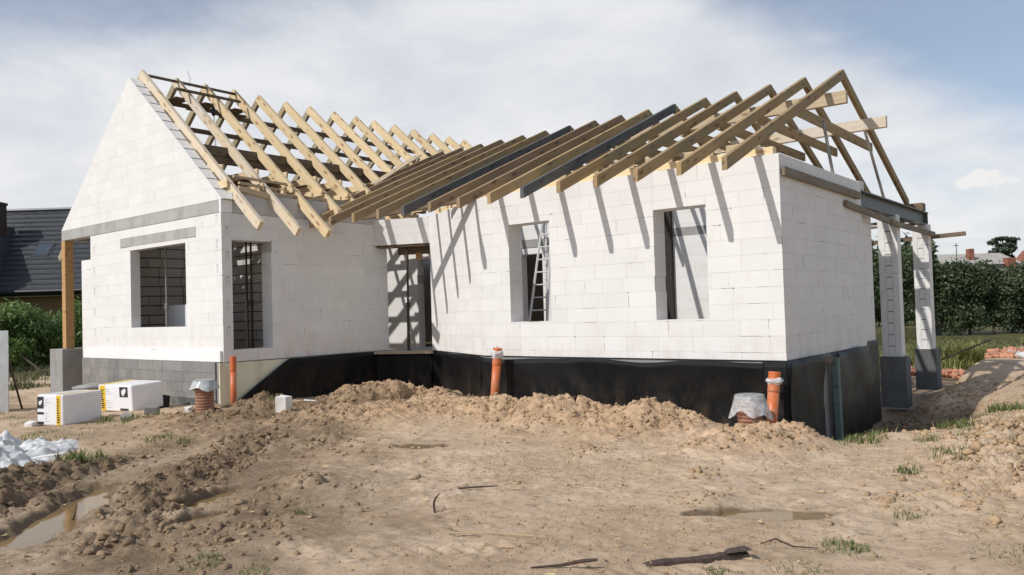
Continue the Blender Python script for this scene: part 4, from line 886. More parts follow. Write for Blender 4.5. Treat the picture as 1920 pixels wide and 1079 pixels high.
for k in range(4):
    mb = MB(); n = 20; rows = [(0.0, 0.75), (0.03, 0.98), (0.07, 1.0), (0.095, 0.8)]; pts = []
    for z, s in rows:
        for i in range(n):
            a = 2 * math.pi * i / n; q = 1 + 0.05 * math.sin(3 * a + k); pts.append((0.42 * s * q * math.copysign(abs(math.cos(a)) ** 0.6, math.cos(a)), 0.30 * s * q * math.copysign(abs(math.sin(a)) ** 0.6, math.sin(a)), z + 0.09 * k + 0.02 * math.sin(2 * a + k)))
    mb.add(pts, [(j * n + i, j * n + (i + 1) % n, (j + 1) * n + (i + 1) % n, (j + 1) * n + i) for j in range(3) for i in range(n)] + [tuple(range(3 * n, 4 * n))])
    mb.build('fold', M_GREYP if 0 else M_CONC, bag, smooth=True)

# heap of white tarpaulin at the left edge
hp = thing('tarpaulin_heap', 'crumpled white plastic tarpaulin heap at the left edge of the plot', 'tarpaulin', (1.95, -4.72, -0.88))
u = np.linspace(-1.9, 1.15, 190); w = np.linspace(-1.2, 1.2, 150); UU, WW = np.meshgrid(u, w)
env = np.clip(1 - ((UU + 0.35) / 1.5) ** 2, 0, 1) ** 0.6 * np.clip(1 - (WW / 1.15) ** 2, 0, 1) ** 0.6
fold = fbm(UU, WW, 1.6, 4, 0.5, 91, True); cr_ = np.abs(vnoise(UU * 3.1 + 0.8 * fbm(UU, WW, 2, 3), WW * 3.7 + fbm(UU, WW, 2.5, 3, .5, 9), 77)) * 2
cr2 = np.abs(vnoise(UU * 7.3 + 1.2 * fbm(UU, WW, 3, 3, .5, 4), WW * 6.1 + fbm(UU, WW, 3.5, 3, .5, 19), 87)) * 2
hz = env * (0.26 + 0.22 * fold + 0.20 * (0.5 - cr_) + 0.07 * (0.5 - cr2) + 0.05 * fbm(UU, WW, 7, 3, 0.5, 15, True)) - 0.03 + 0.02 * fbm(UU, WW, 5, 2)
ca, sa = math.cos(0.95), math.sin(0.95)
edge = 0.10 * fbm(UU, WW, 2.2, 3, 0.6, 33)
XX = (UU + edge) * ca - WW * sa; YY = (UU + edge) * sa + WW * ca
ii = np.arange(UU.size).reshape(UU.shape)
ff = np.stack([ii[:-1, :-1].ravel(), ii[:-1, 1:].ravel(), ii[1:, 1:].ravel(), ii[1:, :-1].ravel()], 1)
keep = (env.ravel()[ff].min(1) > 0.02)
np_mesh('sheeting', np.stack([XX.ravel(), YY.ravel(), hz.ravel()], 1), ff[keep], M_CLOTH, parent=hp, smooth=True)
for k, (a, b, L_, rz) in enumerate(((0.1, -1.0, 0.8, 0.5), (0.4, -1.05, 0.7, 1.2), (-0.3, -1.1, 0.9, 0.9), (0.55, -0.62, 0.9, 0.3), (0.75, -0.2, 0.55, 1.9), (0.35, -0.8, 0.6, 2.6), (1.0, 0.35, 0.4, 0.8))):
    o = hb = beam('loose_strip', (a, b, 0.08), (a + L_ * math.cos(rz), b + L_ * math.sin(rz), 0.13 - 0.05 * (k % 2)), 0.07, 0.02, M_XPS, hp, plumb=False)

# metal sheet standing at the left edge
sh = thing('metal_sheet', 'upright galvanised metal sheet at the left edge of the photo', 'metal sheet', (-4.12, -2.55, -0.9))
mb = MB(); mb.box(-0.75, 0.34, -0.006, 0.006, 0, 1.62); a = mb.build('panel', M_SHEET, sh)
mb = MB(); mb.box(0.30, 0.36, -0.03, -0.007, 0, 1.62); mb.build('edge_trim', M_SHEET, sh)
mb = MB(); mb.tube([(0.3, 0.03, 0.0), (0.3, 0.5, 0.0)], 0.02, 6); mb.tube([(0.3, 0.02, 1.2), (0.3, 0.5, 0.02)], 0.02, 6); mb.build('brace', M_PROP, sh)
sh.rotation_euler = (0, 0, 0.68)

# sticks and timber on the ground
def stick(name, label, cat, pts, r, m, group=None, sides=7):
    o0 = V(pts[0]); mb = MB(); mb.tube([V(p) - o0 for p in pts], r, sides); o = mb.build(name, m); o.location = o0; return tag(o, label, cat, group)
g = lambda x, y, d=0.0: (x, y, gz(x, y) + d)
lg = thing('split_log', 'dark split timber piece lying on the dirt at the lower edge', 'log', g(11.05, -3.72))
d = V((0.47, 0.53, 0)).normalized(); n_ = V((-d.y, d.x, 0))
mb = MB(); rg = random.Random(3); pts = []
K = 16
for k in range(K + 1):
    s = 0.74 * k / K; hgt = 0.016 + 0.010 * rg.random() + (0.012 if k > K * 0.72 else 0) - (0.02 if k < 2 else 0); wd = 0.036 + 0.012 * rg.random()
    b = d * s; pts += [b - n_ * wd + V((0, 0, -0.02)), b - n_ * wd * 0.9 + V((0, 0, hgt * 0.7)), b + n_ * 0.01 * rg.random() + V((0, 0, hgt)), b + n_ * wd * 0.7 + V((0, 0, hgt * 0.8)), b + n_ * wd + V((0, 0, -0.02))]
mb.add(pts, [(5 * k + i, 5 * (k + 1) + i, 5 * (k + 1) + (i + 1) % 5, 5 * k + (i + 1) % 5) for k in range(K) for i in range(5)] + [(4, 3, 2, 1, 0), tuple(range(5 * K, 5 * K + 5))])
mb.build('split_wood', M_STICK, lg)
mb = MB(); mb.prism([d * 0.58 + n_ * -0.05 + V((0, 0, 0.04)), d * 0.76 + n_ * -0.055 + V((0, 0, 0.05)), d * 0.74 + n_ * -0.03 + V((0, 0, 0.062)), d * 0.62 + n_ * -0.03 + V((0, 0, 0.05))], n_ * 0.05); mb.build('bark_flap', M_STICK, lg)
stick('dead_branch', 'curved dark branch standing up from the bare dirt', 'branch', [g(8.99, -3.50, -0.02), g(8.975, -3.50, 0.04), g(8.965, -3.49, 0.08), g(8.98, -3.48, 0.12), g(9.01, -3.46, 0.15)], [0.009, 0.010, 0.010, 0.008, 0.004], M_STICK, 'dead branches')
stick('dead_branch', 'thin dark twig lying flat on the pale dirt behind the curved branch', 'branch', [g(8.55, -2.75, 0.012), g(8.72, -2.66, 0.03), g(8.86, -2.53, 0.025)], [0.008, 0.009, 0.005], M_STICK, 'dead branches')
stick('dead_branch', 'frayed brown root at the bottom edge left of the log', 'branch', [g(10.55, -4.22, 0.01), g(10.7, -4.1, 0.02), g(10.82, -4.02, 0.05), g(10.9, -3.98, 0.06)], [0.005, 0.010, 0.013, 0.009], M_STICK, 'dead branches')
stick('dead_branch', 'forked twig right of the log near a grass tuft', 'branch', [g(11.55, -2.95, 0.05), g(11.62, -2.86, 0.07), g(11.72, -2.80, 0.02), g(11.86, -2.70, 0.015)], [0.003, 0.006, 0.006, 0.003], M_STICK, 'dead branches')
stick('dead_branch', 'bent twig sticking out of the muddy rut puddle', 'branch', [g(6.2, -5.3, -0.03), g(6.27, -5.24, 0.06), g(6.24, -5.2, 0.16)], [0.010, 0.009, 0.004], M_STICK, 'dead branches')
stick('dead_branch', 'pale straw stem lying across the dirt in front of the curved branch', 'branch', [g(9.55, -3.92, 0.012), g(9.85, -3.74, 0.02), g(10.12, -3.62, 0.015)], 0.005, M_STRAW, 'dead branches')
stick('leaning_pole', 'thin wooden pole leaning on the mound of the far yard at left', 'pole', [(-20.5, 3.2, 0.1), (-16.2, 2.9, -0.85)], 0.035, M_STICK)
stick('leaning_pole', 'thin dark pole leaning on the second porch column plinth', 'pole', [(9.75, 12.6, -0.62), (10.5, 14.2, -0.25)], 0.02, M_STICK)

# clods, straw and grass: stuff
def ico():
    p = (1 + 5 ** 0.5) / 2
    v = np.array([(-1, p, 0), (1, p, 0), (-1, -p, 0), (1, -p, 0), (0, -1, p), (0, 1, p), (0, -1, -p), (0, 1, -p), (p, 0, -1), (p, 0, 1), (-p, 0, -1), (-p, 0, 1)], float); v /= np.linalg.norm(v[0])
    f = np.array([(0, 11, 5), (0, 5, 1), (0, 1, 7), (0, 7, 10), (0, 10, 11), (1, 5, 9), (5, 11, 4), (11, 10, 2), (10, 7, 6), (7, 1, 8), (3, 9, 4), (3, 4, 2), (3, 2, 6), (3, 6, 8), (3, 8, 9), (4, 9, 5), (2, 4, 11), (6, 2, 10), (8, 6, 7), (9, 8, 1)])
    return v, f
def ico2():
    v, f = ico(); e = {}; v = [tuple(x) for x in v]; nf = []
    def mid(a, b):
        k = (min(a, b), max(a, b))
        if k not in e:
            m_ = np.array(v[a]) + np.array(v[b]); v.append(tuple(m_ / np.linalg.norm(m_))); e[k] = len(v) - 1
        return e[k]
    for a, b, c in f:
        x, y, z = mid(a, b), mid(b, c), mid(c, a); nf += [(a, x, z), (b, y, x), (c, z, y), (x, y, z)]
    return np.array(v), np.array(nf)
def scatter(n, box, dens):
    pts = []
    tot = 0
    while tot < n:
        x = NP.uniform(box[0], box[1], 60000); y = NP.uniform(box[2], box[3], 60000)
        h, c, w, gr_, md = ground(x, y); k = NP.random(60000) < dens(x, y, c, w, md)
        pts.append(np.stack([x, y, h, w], 1)[k]); tot += k.sum()
    return np.concatenate(pts)[:n]
def clods(name, n, box, dens, smin, smax, base, power=2.6, jag=0.42):
    P = scatter(n, box, dens); bv, bf = base; s = smin + (smax - smin) * NP.random(n) ** power
    v = bv[None] * (1 + jag * (NP.random((n, len(bv), 1)) - 0.5) * 2) + 0.22 * (NP.random((n, len(bv), 3)) - 0.5) * 2; v = v * s[:, None, None] * NP.uniform(0.55, 1.3, (n, 1, 3)) * np.array([1, 1, 0.8])
    a = NP.uniform(0, 6.28, n); c_, s_ = np.cos(a)[:, None], np.sin(a)[:, None]
    v = np.stack([v[..., 0] * c_ - v[..., 1] * s_, v[..., 0] * s_ + v[..., 1] * c_, v[..., 2]], -1)
    v[..., 0] += P[:, 0:1]; v[..., 1] += P[:, 1:2]; v[..., 2] += P[:, 2:3] + 0.05 * s[:, None]
    f = bf[None] + (np.arange(n) * len(bv))[:, None, None]
    tone = np.repeat(np.clip(P[:, 3] * 0.8 + NP.uniform(-0.15, 0.25, n), 0, 1), len(bv))
    o = np_mesh(name, v.reshape(-1, 3), f.reshape(-1, 3), M_CLOD, tone=tone, smooth=False); o['kind'] = 'stuff'; return o
clods('soil_clods', 15000, (0, 13.5, -6.8, 3.0), lambda x, y, c, w, md: 0.015 + 0.9 * c ** 2, 0.004, 0.034, ico(), 4.0, 0.55)
clods('soil_rubble', 5000, (9.7, 14.5, 2.0, 13.0), lambda x, y, c, w, md: 0.10 + 0.6 * c, 0.008, 0.05, ico(), 3.0)
clods('soil_lumps', 1500, (0, 13.5, -6.8, 3.0), lambda x, y, c, w, md: 0.003 + 0.9 * c ** 2.5, 0.018, 0.060, ico2(), 3.4, 0.36)
clods('soil_grit', 20000, (3, 13.5, -6.5, 1.5), lambda x, y, c, w, md: 0.08 + 0.8 * sstep(fbm(x, y, 0.9, 4, 0.6, 140), -0.05, 0.35), 0.0025, 0.013, ico(), 3.2)
# straw
n = 900; P = scatter(n, (2, 13.5, -6.3, 1.5), lambda x, y, c, w, md: 0.4 + 0 * x); a = NP.uniform(0, 6.28, n); L_ = NP.uniform(0.02, 0.09, n); t_ = NP.uniform(0.0008, 0.0018, n)
dx, dy = np.cos(a) * L_, np.sin(a) * L_; ox, oy = -np.sin(a) * t_, np.cos(a) * t_
zz = P[:, 2] + 0.012
sv = np.stack([np.stack([P[:, 0] + ox, P[:, 1] + oy, zz], 1), np.stack([P[:, 0] + dx + ox, P[:, 1] + dy + oy, zz + NP.uniform(-.01, .03, n)], 1), np.stack([P[:, 0] + dx - ox, P[:, 1] + dy - oy, zz + .002], 1), np.stack([P[:, 0] - ox, P[:, 1] - oy, zz + .002], 1)], 1)
np_mesh('straw_litter', sv.reshape(-1, 3), np.arange(4 * n).reshape(n, 4), M_STRAW)['kind'] = 'stuff'

def blades(name, tufts, m, seed=5):
    """tufts: x, y, radius, blade height, count, droop"""
    rg = np.random.default_rng(seed); vs, fs, ts = [], [], []; base = 0
    for x, y, r, hgt, n, wd in tufts:
        rr = r * np.sqrt(rg.random(n)); a = rg.uniform(0, 6.28, n); px, py = x + rr * np.cos(a), y + rr * np.sin(a); pz = ground(px, py)[0] - 0.01
        L_ = hgt * rg.uniform(0.45, 1.1, n); b = rg.uniform(0, 6.28, n); lean = rg.uniform(0.1, 0.75, n) * L_
        dx, dy = np.cos(b) * lean, np.sin(b) * lean; qx, qy = -np.sin(b) * wd, np.cos(b) * wd
        seg = []
        for f, wf, lf in ((0, 1, 0), (0.5, 0.85, 0.3), (1.0, 0.12, 1.0)):
            cx_, cy_, cz_ = px + dx * lf, py + dy * lf, pz + L_ * f * (1 - 0.25 * lf * f)
            seg += [np.stack([cx_ - qx * wf, cy_ - qy * wf, cz_], 1), np.stack([cx_ + qx * wf, cy_ + qy * wf, cz_], 1)]
        v = np.stack(seg, 1); vs.append(v.reshape(-1, 3)); i = base + np.arange(n)[:, None] * 6
        fs += [np.concatenate([i, i + 1, i + 3, i + 2], 1), np.concatenate([i + 2, i + 3, i + 5, i + 4], 1)]; ts.append(np.repeat(rg.random(n), 6)); base += 6 * n
    o = np_mesh(name, np.concatenate(vs), np.concatenate(fs), m, tone=np.concatenate(ts)); o['kind'] = 'stuff'; return o
TU_ = [(4.05, -4.35, 0.16, 0.26, 220, 0.005), (3.8, -4.0, 0.12, 0.16, 90, 0.004), (2.9, -2.75, 0.22, 0.10, 130, 0.004), (3.3, -2.6, 0.12, 0.10, 70, 0.004), (8.03, -4.16, 0.055, 0.06, 70, 0.003), (12.0, -2.55, 0.16, 0.075, 200, 0.003), (11.8, 0.05, 0.12, 0.10, 90, 0.004),
       (11.65, 3.2, 0.22, 0.14, 170, 0.005), (11.6, 1.85, 0.14, 0.09, 90, 0.004), (11.97, 5.05, 0.25, 0.2, 170, 0.006), (10.95, 1.65, 0.22, 0.13, 170, 0.005), (10.75, 2.4, 0.3, 0.12, 160, 0.005), (8.67, -5.4, 0.14, 0.06, 140, 0.003), (9.05, -5.25, 0.12, 0.06, 70, 0.003),
       (12.14, -1.5, 0.10, 0.07, 80, 0.003), (11.5, -3.55, 0.09, 0.05, 70, 0.003), (11.9, -3.2, 0.18, 0.05, 130, 0.003), (0.5, -2.0, 0.14, 0.14, 70, 0.004), (0.3, -1.95, 0.1, 0.2, 40, 0.004), (-0.2, -2.1, 0.15, 0.18, 60, 0.005), (0.35, -1.5, 0.1, 0.12, 50, 0.004),
       (4.9, 1.55, 0.12, 0.10, 120, 0.003), (1.75, -0.1, 0.15, 0.12, 110, 0.003), (12.9, -2.2, 0.2, 0.05, 90, 0.003), (10.9, 4.5, 0.3, 0.12, 120, 0.005)]
rg_ = np.random.default_rng(2)
for k in range(46):
    TU_.append((rg_.uniform(6, 13.3), rg_.uniform(-5.6, 0.2), 0.04, rg_.uniform(0.02, 0.05), int(rg_.integers(4, 14)), 0.002))
for k in range(90): TU_.append((rg_.uniform(11.4, 14.5), rg_.uniform(0.5, 13), 0.12, rg_.uniform(0.06, 0.16), 26, 0.004))
for k in range(46): TU_.append((rg_.uniform(-6, 1.5), rg_.uniform(-6, -2.2), 0.2, rg_.uniform(0.06, 0.14), 40, 0.004))
for x, y, r, hg, n, w_ in list(TU_[:25]):
    for k in range(5):
        a = rg_.uniform(0, 6.28); q_ = r * rg_.uniform(1.0, 2.6); TU_.append((x + q_ * math.cos(a), y + q_ * math.sin(a), r * 0.35, hg * rg_.uniform(0.3, 0.7), max(4, n // 12), w_ * 0.8))
blades('grass', TU_, M_GRASS)
blades('withered_grass', [(x, y, r * 1.3, hg * 0.9, max(3, n // 5), w_ * 0.8) for x, y, r, hg, n, w_ in TU_[:25]], M_STRAW, 31)
FT = [(rg_.uniform(-2, 14), rg_.uniform(19.2, 41), 0.5, rg_.uniform(0.08, 0.22), 60, 0.012) for k in range(420)] + [(rg_.uniform(-26, -9), rg_.uniform(-6, 6), 0.5, rg_.uniform(0.1, 0.4), 60, 0.012) for k in range(320)]
blades('meadow_grass', FT, m_leaf('meadow_blade', (0.07, 0.085, 0.03), (0.19, 0.18, 0.075), 0.25), 8)
WD = [(8.5 + rg_.normal(0, 0.55), 20.7 + rg_.normal(0, 0.5), 0.4, rg_.uniform(0.5, 1.2), 90, 0.02) for k in range(14)] + [(rg_.uniform(10.6, 13.5), rg_.uniform(19.5, 23), 0.4, rg_.uniform(0.25, 0.7), 70, 0.02) for k in range(10)] + [(rg_.uniform(4.5, 7.6), rg_.uniform(20, 26), 0.5, rg_.uniform(0.25, 0.5), 60, 0.02) for k in range(6)] + [(rg_.uniform(2, 14), rg_.uniform(21, 38), 0.5, rg_.uniform(0.15, 0.4), 30, 0.015) for k in range(60)]
blades('tall_weeds', WD, M_WEED, 9)
blades('dry_grass', [(4.9, 1.5, 0.14, 0.12, 60, 0.003), (5.0, 1.3, 0.1, 0.1, 40, 0.003), (1.7, 0.0, 0.2, 0.12, 60, 0.003), (2.9, 0.3, 0.2, 0.09, 40, 0.003), (3.8, 0.7, 0.2, 0.08, 40, 0.003), (6.2, 0.6, 0.3, 0.07, 40, 0.003), (8.2, 0.5, 0.3, 0.07, 30, 0.003), (12.4, 0.6, 0.5, 0.1, 60, 0.003), (11.2, -0.2, 0.3, 0.07, 40, 0.003), (2.6, -1.2, 0.5, 0.08, 60, 0.003)], M_STRAW, 12)
# rubble of broken bricks behind the porch
P_ = []
bv, bf = ico(); n = 420
xx = rg_.uniform(7.2, 12.6, n); yy = 17.6 + 0.35 * np.sin(xx) + rg_.normal(0, 0.28, n); hh = np.clip(0.20 - 0.35 * np.abs(yy - 17.6), 0, 1) * rg_.random(n)
v = bv[None] * rg_.uniform(0.04, 0.13, (n, 1, 3)) * (1 + 0.3 * rg_.uniform(-1, 1, (n, 12, 1))); v[..., 0] += xx[:, None]; v[..., 1] += yy[:, None]; v[..., 2] += (ground(xx, yy)[0] + hh + 0.03)[:, None]
np_mesh('brick_rubble', v.reshape(-1, 3), (bf[None] + (np.arange(n) * 12)[:, None, None]).reshape(-1, 3), M_BRICK)['kind'] = 'stuff'
for k, (x, y, sx, sy, lab) in enumerate(((10.75, 17.0, 0.75, 0.4, 'larger white sack lying on the brick rubble at the right edge'), (10.2, 17.4, 0.35, 0.3, 'small white sack at the end of the brick rubble beside the larger one'))):
    mb = MB(); n_s = 18; pts = []
    for z, s in ((0, 0.8), (0.1, 1.0), (0.2, 0.85), (0.27, 0.4)):
        for i in range(n_s):
            a = 2 * math.pi * i / n_s; q = 1 + 0.12 * math.sin(3 * a + k) + 0.07 * math.sin(7 * a); pts.append((sx * s * q * math.cos(a), sy * s * q * math.sin(a), z + 0.03 * math.sin(4 * a)))
    mb.add(pts, [(j * n_s + i, j * n_s + (i + 1) % n_s, (j + 1) * n_s + (i + 1) % n_s, (j + 1) * n_s + i) for j in range(3) for i in range(n_s)] + [tuple(range(3 * n_s, 4 * n_s))])
    o = mb.build('white_sack', M_CLOTH, smooth=True); o.location = (x + 0.35, y, gz(x, y)); o.scale = (0.62, 0.62, 0.7); tag(o, lab, 'sack')
mb = MB()
for k in range(5): mb.box(-0.9, 0.9, -0.05 + 0.02 * (k % 2), 0.05 + 0.02 * (k % 2), 0.03 * k, 0.03 * k + 0.028)
o = mb.build('white_strip', M_XPS); o.location = (9.2, 26.5, gz(9.2, 26.5)); o.rotation_euler = (0, 0, 0.66); tag(o, 'low stack of long white boards lying in the grass beyond the rubble', 'boards'); o['kind'] = 'thing'

# ------------------------------------------------------------------ trees and shrubs
def leaves(blobs, n, size, seed, aspect=2.2, droop=0.0):
    rg = np.random.default_rng(seed); wts = np.array([b[3] * b[4] * b[5] for b in blobs]) ** 0.67; wts /= wts.sum()
    k = rg.choice(len(blobs), n, p=wts); B = np.array(blobs)[k]
    d = rg.normal(size=(n, 3)); d /= np.linalg.norm(d, axis=1)[:, None]; r = rg.random(n) ** 0.38 * (1 + 0.18 * rg.normal(size=n))
    c = B[:, :3] + d * r[:, None] * B[:, 3:6]
    a = rg.normal(size=(n, 3)); a[:, 2] -= droop; a /= np.linalg.norm(a, axis=1)[:, None]; b = np.cross(a, rg.normal(size=(n, 3))); b /= np.linalg.norm(b, axis=1)[:, None]
    s = size * rg.uniform(0.6, 1.4, n)[:, None]; a = a * s * aspect; b = b * s
    v = np.stack([c - a, c - b * 0.9, c + a, c + b * 0.9], 1).reshape(-1, 3)
    tone = np.clip(rg.random(n) * 0.6 + 0.4 * rg.random(len(blobs))[k], 0, 1)
    return v, np.arange(4 * n).reshape(n, 4), np.repeat(tone, 4)
def shrub(name, label, cat, x, y, hgt, rad, n, size, m, seed, group, trunk=True, aspect=2.2, droop=0.0, nb=9, low=0.12):
    z0 = gz(x, y) - 0.03; t = thing(name, label, cat, (x, y, z0), group); rg = random.Random(seed)
    blobs = []
    for k in range(nb):
        a = rg.uniform(0, 6.28); q = rg.uniform(0.0, 0.62) * rad; zz = hgt * rg.uniform(low + 0.15, 0.86)
        blobs.append((q * math.cos(a), q * math.sin(a), zz, rad * rg.uniform(0.3, 0.55), rad * rg.uniform(0.3, 0.55), hgt * rg.uniform(0.12, 0.24)))
    v, f, tn = leaves(blobs, n, size, seed, aspect, droop); np_mesh('crown', v, f, m, parent=t, tone=tn)
    mb = MB(); mb.tube([(0, 0, 0), (0.03 * rad, 0.02, hgt * 0.35), (0.05 * rad, 0, hgt * 0.7)], [0.035 * rad + 0.03, 0.02 * rad + 0.02, 0.01], 7)
    mb.build('trunk', M_BARK, t)
    for b in blobs[:6]:
        mb = MB(); s = V((0.03 * rad, 0.02, hgt * rg.uniform(0.12, 0.35))); e = V(b[:3]); mb.tube([s, (s + e) / 2 + V((0, 0, 0.08 * hgt)), e], [0.022 * rad + 0.012, 0.014 * rad + 0.01, 0.006], 6); mb.build('limb', M_BARK, t)
    return t
LW = ('tall feathery green willow shrub at the far left edge', 'feathery green willow shrub second from the left, before the dark house', 'feathery willow shrub just left of the timber post', 'willow shrub seen between the timber post and the gable wall', 'low willow shrub behind the metal sheet')
for k, (x, y, hgt, rad, n) in enumerate(((-20.9, 1.6, 2.9, 1.6, 9000), (-19.8, 3.4, 2.55, 1.4, 8000), (-19.9, 4.9, 2.75, 1.4, 8000), (-20.6, 7.0, 2.6, 1.5, 7000), (-18.6, 1.2, 1.8, 1.2, 5000))):
    shrub('willow_shrub', LW[k], 'shrub', x, y, hgt, rad, n, 0.03, M_LEAFW, 100 + k, 'willow shrubs at the left boundary', aspect=3.6, droop=-0.5, nb=14, low=-0.1)
LH = ['dark hedge tree directly behind the house end wall', 'dark hedge tree seen between end wall and first column', 'dark hedge tree right behind the first porch column', 'dark hedge tree between the two porch columns',
      'dark hedge tree just right of the second porch column', 'broad dark hedge tree behind the yellow weeds', 'dark hedge tree below the red chimney', 'dark hedge tree with a pale bare trunk', 'dark hedge tree below the round pine', 'dark hedge tree second from the right edge of the photo', 'dark hedge tree cut off by the right edge of the photo']
for k in range(11):
    f = k / 10; x = -1.6 + 10.6 * f + RNG.uniform(-.2, .2); y = 41.0 + 8.6 * f + RNG.uniform(-.5, .5)
    shrub('hedge_tree', LH[k], 'tree', x, y, 4.55 + RNG.uniform(-0.35, 0.4), 1.6, 10500, 0.062, M_LEAFH, 200 + k, 'dark hedge trees along the back boundary', aspect=1.5, nb=13, low=0.0)
for k in range(2):
    shrub('young_tree', ('feathery young treetop beside the second porch column', 'pointed young treetop rising over the hedge beside the column')[k], 'tree', (1.4, 2.7)[k], (45.5, 46.5)[k], (5.6, 5.7)[k], 0.7, 900, 0.09, M_LEAFH, 300 + k, None, aspect=2.4, nb=7, low=0.45)
t = thing('pine_tree', 'round topped dark pine far behind the hedge against the sky', 'tree', (2.55, 79.1, -0.9)); rg = random.Random(4)
bl = [(rg.uniform(-0.85, 0.85), rg.uniform(-0.8, 0.8), 6.4 + rg.uniform(-1.1, 0.75), rg.uniform(0.3, 0.62), rg.uniform(0.3, 0.6), rg.uniform(0.12, 0.25)) for k in range(17)]
v, f, tn = leaves(bl, 3200, 0.075, 44, 2.6); np_mesh('crown', v, f, M_NEEDLE, parent=t, tone=tn)
mb = MB(); mb.tube([(0, 0, 0), (0.1, 0, 4), (0, 0.05, 7.1)], [0.2, 0.14, 0.05], 8); mb.build('trunk', M_BARK, t)
for b in bl[::2]:
    mb = MB(); mb.tube([(0.05, 0, b[2] - 0.4), (b[0] * 0.6, b[1] * 0.6, b[2] - 0.15), b[:3]], [0.06, 0.04, 0.015], 5); mb.build('limb', M_BARK, t)
for k, (x, y, hh_, rr_) in enumerate(((-60, 45, 6, 5), (-25, 110, 5, 5), (20, 95, 5, 4), (35, 80, 4.5, 4), (-5, 120, 4, 5))): pass

# ------------------------------------------------------------------ neighbouring buildings
nh = thing('neighbour_house', 'dark tiled neighbour house with roof window behind the willow shrubs', 'house', (-36.0, 9.3, -0.9))
ex = V((0.775, 0.632, 0)); ey = V((-0.632, 0.775, 0))      # along the eaves, and back
ML = Matrix(((ex.x, ey.x, 0, 0), (ex.y, ey.y, 0, 0), (0, 0, 1, 0), (0, 0, 0, 1)))
def nb_(mb, name, m, parent=None, **k):
    o = mb.build(name, m, parent or nh, **k)
    if parent is None: o.matrix_local = ML
    return o
X0, X1, EZ, RZ, DP = -14.0, 9.0, 3.68, 8.95, 5.4
mb = MB(); mb.box(X0 + 0.6, X1 - 0.6, 0.5, 2 * DP - 0.5, 0, EZ - 0.1); nb_(mb, 'wall', M_OCHRE)
rows = 17
roof = None
mb = MB(); mb.prism([(X0, -0.25, EZ - 0.30), (X0, 2 * DP + 0.25, EZ - 0.30), (X0, DP, RZ - 0.12)], (X1 - X0, 0, 0)); roof = nb_(mb, 'roof', M_TILE)
for k in range(rows):
    f0, f1 = k / rows, (k + 1) / rows + 0.012; y0, y1 = -0.25 + (DP + 0.25) * f0, -0.25 + (DP + 0.25) * min(f1, 1); z0, z1 = EZ - 0.05 + (RZ - EZ + 0.05) * f0, EZ - 0.05 + (RZ - EZ + 0.05) * min(f1, 1)
    mb = MB(); n = 70; w_ = (X1 - X0) / n
    for i in range(n):
        a = X0 + w_ * i; j = RNG.uniform(0, 0.01)
        mb.hexa([(a, y0, z0 + j - 0.09), (a + w_ * 0.98, y0, z0 + j - 0.09), (a + w_ * 0.98, y1, z1 - 0.10), (a, y1, z1 - 0.10), (a, y0, z0 + j + 0.05), (a + w_ * 0.98, y0, z0 + j + 0.05), (a + w_ * 0.98, y1, z1 - 0.06), (a, y1, z1 - 0.06)], RNG.random())
    o = mb.build('tile_course', M_TILE, roof); o['kind'] = 'stuff'
mb = MB(); mb.tube([(X0, DP, RZ), (X1, DP, RZ)], 0.11, 8); mb.build('ridge_cap', M_TILE, roof)
mb = MB(); mb.tube([(X0, -0.34, EZ - 0.12), (X1, -0.34, EZ - 0.12)], 0.09, 8); nb_(mb, 'gutter', M_BLACKP)
mb = MB(); mb.box(X0 + 0.2, X1 - 0.2, -0.2, 0.5, EZ - 0.42, EZ - 0.36); nb_(mb, 'soffit', M_BROWN)
sx_, sf = 0.55, 0.42; yy0 = DP * 0.36; yy1 = DP * 0.52; zz = lambda y: EZ + (RZ - EZ) * y / DP
mb = MB(); mb.hexa([(-0.75, yy0, zz(yy0)), (0.25, yy0, zz(yy0)), (0.25, yy1, zz(yy1)), (-0.75, yy1, zz(yy1)), (-0.75, yy0, zz(yy0) + 0.14), (0.25, yy0, zz(yy0) + 0.14), (0.25, yy1, zz(yy1) + 0.14), (-0.75, yy1, zz(yy1) + 0.14)]); rw = nb_(mb, 'roof_window', M_BLACKP)
mb = MB(); q0, q1 = yy0 + 0.08, yy1 - 0.08; mb.hexa([(-0.67, q0, zz(q0) + 0.13), (0.17, q0, zz(q0) + 0.13), (0.17, q1, zz(q1) + 0.13), (-0.67, q1, zz(q1) + 0.13), (-0.67, q0, zz(q0) + 0.16), (0.17, q0, zz(q0) + 0.16), (0.17, q1, zz(q1) + 0.16), (-0.67, q1, zz(q1) + 0.16)]); mb.build('pane', M_GLASS, rw)
mb = MB(); mb.box(-3.9, -2.72, 1.9, 2.9, 4.4, 8.9); mb.box(-3.95, -2.67, 1.85, 2.95, 8.9, 9.05); nb_(mb, 'chimney', M_BRKD)
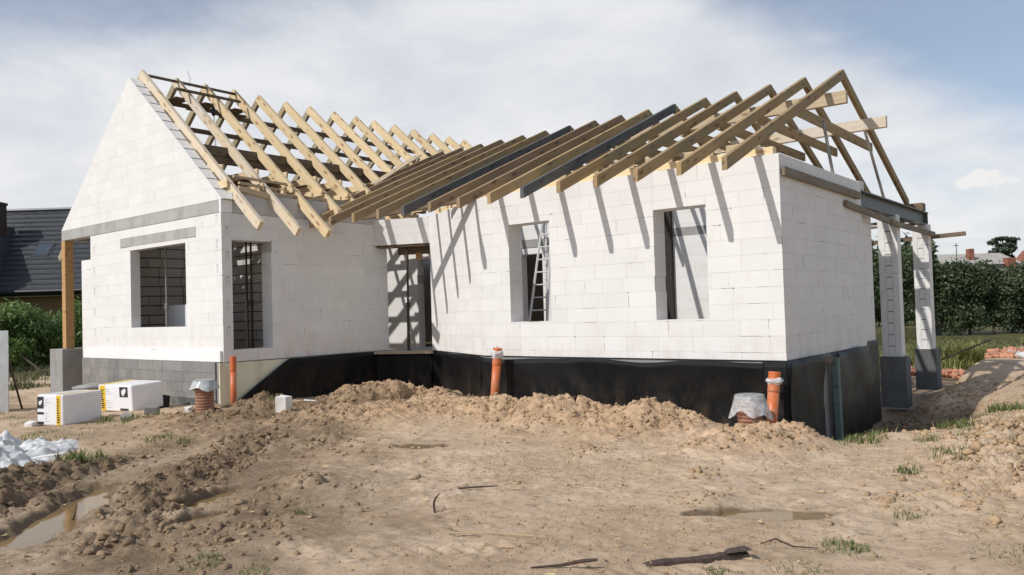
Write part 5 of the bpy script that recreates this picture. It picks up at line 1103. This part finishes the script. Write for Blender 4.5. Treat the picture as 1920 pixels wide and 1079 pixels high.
# unseen steep gable added to the neighbour, left of the frame: it throws the dark triangle on the roof
mb = MB(); mb.prism([(-5.6, -1.7, EZ - 0.3), (-1.35, -1.7, EZ - 0.3), (-3.0, -1.7, 7.7)], (0, 6.0, 0)); nb_(mb, 'added_gable', M_TILE)
mb = MB(); mb.box(3.2, 4.4, 0.485, 0.52, 1.2, 2.3); wf = nb_(mb, 'window', M_GREYP); mb = MB(); mb.box(3.28, 4.32, 0.478, 0.484, 1.28, 2.22); mb.build('pane', M_GLASS, wf)

fh = thing('far_house', 'low grey roofed house with two red chimneys far behind the hedge', 'house', (4.0, 62.5, -0.9))
o_ = V((0.776, 0.630, 0)); MF = Matrix(((o_.x, -o_.y, 0, 0), (o_.y, o_.x, 0, 0), (0, 0, 1, 0), (0, 0, 0, 1)))
def fb(mb, name, m): o = mb.build(name, m, fh); o.matrix_local = MF; return o
mb = MB(); mb.box(-3.2, 2.2, 0.2, 5.8, 0, 4.2); fb(mb, 'wall', M_FARW)
mb = MB(); mb.prism([(-3.4, 0, 4.15), (-3.4, 6, 4.15), (-3.4, 3, 5.15)], (5.8, 0, 0)); fb(mb, 'roof', M_FARW)
mb = MB(); mb.box(-1.1, -0.72, 1.2, 1.7, 4.2, 5.45); fb(mb, 'chimney', M_RED)
mb = MB(); mb.box(0.95, 1.6, -0.25, 0.35, 3.9, 4.6); fb(mb, 'chimney', M_RED)
mb = MB(); mb.tube([(-1.95, 1.5, 4.3), (-1.95, 1.5, 5.95)], 0.03, 5); mb.tube([(-2.15, 1.5, 5.75), (-1.75, 1.5, 5.75)], 0.025, 5); fb(mb, 'aerial', M_PROP)
rh = thing('far_house', 'red tiled house roof at the right edge behind the hedge', 'house', (8.0, 67.2, -0.9))
mb = MB(); mb.box(-2.2, 5, 0.3, 6, 0, 4.1); o = mb.build('wall', M_FARW, rh); o.matrix_local = MF
mb = MB(); mb.prism([(-2.4, 0, 4.05), (5.2, 0, 4.05), (5.2, 3, 5.6), (0.8, 3, 5.6)], (0, 3.0, -0.1)); o = mb.build('roof', M_RED, rh); o.matrix_local = MF
